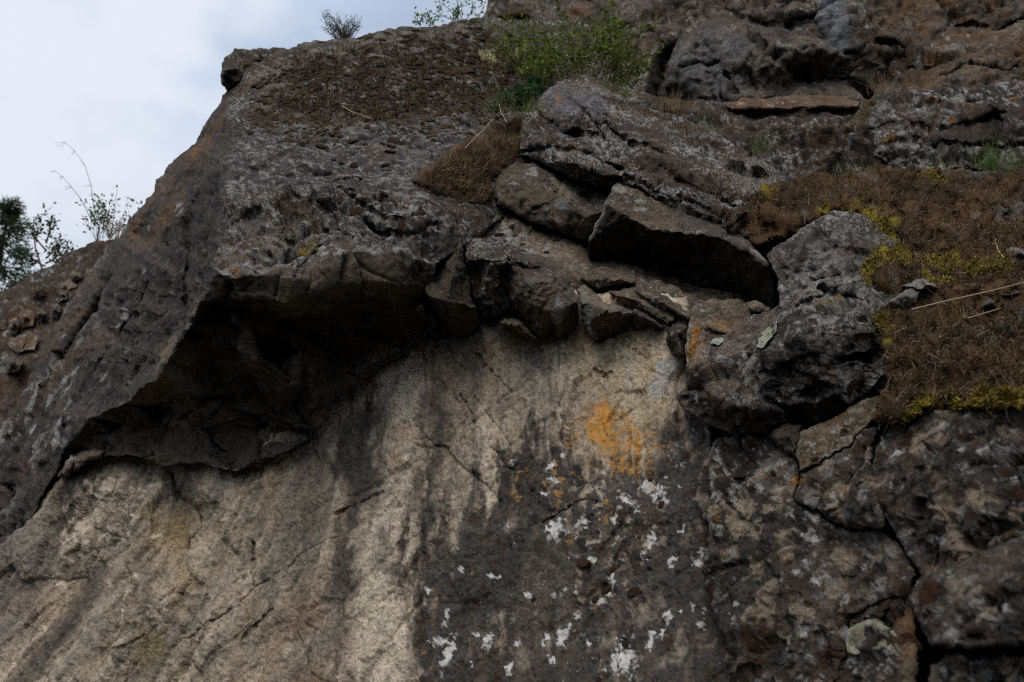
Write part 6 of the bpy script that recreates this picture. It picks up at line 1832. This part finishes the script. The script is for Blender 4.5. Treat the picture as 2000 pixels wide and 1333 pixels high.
# broad leaved plant: each leaf a part
def leafy():
    root = thing('leafy_plant', 'dark green broad leaved plant left of the grey peak', 'plant', at(1005, 212, 4.9))
    gg = Geo()
    n = 9
    a = np.linspace(0, 2 * math.pi, n, endpoint=False)
    V = [(0, 0, 0)] + [(math.cos(t) * (1 + .18 * (-1) ** i), math.sin(t) * (1 + .18 * (-1) ** i), .12 + .1 * math.sin(3 * t)) for i, t in enumerate(a)]
    F = []
    for j in range(n):
        F += [0, 1 + j, 1 + (j + 1) % n]
    protos = []
    for c in [(.045, .085, .035), (.065, .115, .045), (.03, .06, .028), (.085, .13, .055)]:
        g2 = Geo()
        g2.add(np.array(V), F, [3] * n, c)
        o = g2.build('leaf', M_PLANT, smooth=False)
        protos.append(o)
    st_ = Geo()
    k = 0
    for i in range(92):
        t = RNG.rand()
        x = 958 + 100 * t + RNG.normal() * 6
        y = 205 - 42 * t * (1.0) + RNG.uniform(-14, 20) * (1 - .4 * abs(t - .5))
        Y = 4.78 + .25 * t + RNG.uniform(-.08, .08)
        p = at(x, min(y, 216), Y)
        if i < 4:
            o = protos[i]
        else:
            o = protos[RNG.randint(4)].copy()
            COL.objects.link(o)
        o.parent = root
        o.location = Vector(p) - root.location
        s = RNG.uniform(.022, .04)
        o.scale = (s, s * RNG.uniform(.75, 1), s)
        o.rotation_euler = (RNG.uniform(-.3, 1.1), RNG.uniform(-.6, .6), RNG.uniform(0, 6.28))
        if i % 2 == 0:
            st_.tube(curve(at(1005 + RNG.normal() * 25, 216, 4.95), p, .1, 4), .003, .002, (.05, .06, .03), 4)
    rebase(st_.build('stems', M_STEM), root)


leafy()


def flower(label, x0, y0, x1, y1, Y, n):
    b, t = at(x0, y0, Y), at(x1, y1, Y)
    root = thing('flower_stalk', label, 'flower', b, 'pale yellow flower spikes by the bush')
    gs = Geo()
    cv = curve(b, t, .06, 7, .006)
    gs.tube(cv, .0035, .002, (.12, .11, .05))
    rebase(gs.build('stem', M_STEM), root)
    gf = Geo()
    m = n
    f = RNG.uniform(.84, 1.02, m)[:, None]
    d = RNG.normal(size=(m, 3))
    d /= np.linalg.norm(d, axis=1)[:, None]
    P = b + (t - b) * f + d * .012
    gf.leaves(P, d, RNG.normal(size=(m, 3)) + UP * .4, .02, .016, pick([(.55, .52, .26), (.62, .60, .38), (.45, .44, .2)], m, .12))
    rebase(gf.build('blossom', M_PLANT, smooth=False), root)


for a in [('tallest left spike of pale yellow flowers beside the bush', 978, 190, 940, 104, 5.4, 90), ('middle spike of pale yellow flowers in the left trio', 980, 190, 953, 104, 5.4, 80), ('shortest right spike of pale yellow flowers in the left trio', 982, 190, 962, 110, 5.4, 60),
          ('small spike of pale yellow flowers in the bush', 1020, 180, 1011, 99, 5.4, 55), ('upper spike of pale yellow flowers in the bush', 1028, 178, 1025, 90, 5.4, 65)]:
    flower(*a)

# small stones showing through the moss carpet
for k, (lb, ol) in enumerate([('grey lichened stone showing through the yellow moss', [(1738, 590), (1775, 566), (1800, 572), (1792, 596), (1766, 606)]), ('flat grey stone in the moss under the long straw', [(1760, 562), (1800, 548), (1858, 552), (1848, 566), (1800, 570)]),
                              ('pinkish stone half buried in dark moss near the right edge', [(1912, 596), (1934, 584), (1944, 592), (1930, 602), (1914, 604)]), ('pale grey stone by the hooked straw', [(1958, 488), (1985, 482), (2020, 488), (2020, 506), (1975, 504)]),
                              ('grey stone between moss and right edge', [(1940, 556), (2020, 540), (2020, 575), (1960, 580)])]):
    o3 = [(x, y, ys(x, y, .03)) for x, y in ol]
    m_ = np.mean(ol, axis=0)
    rock('bare_stone', lb, o3, pts=[(m_[0], m_[1], ys(m_[0], m_[1], .085))], A=.6, b1=c3(.24, .225, .21), b2=c3(.16, .15, .145), white=.3, seed=60 + k, thick=.15, rim=(5, .03))
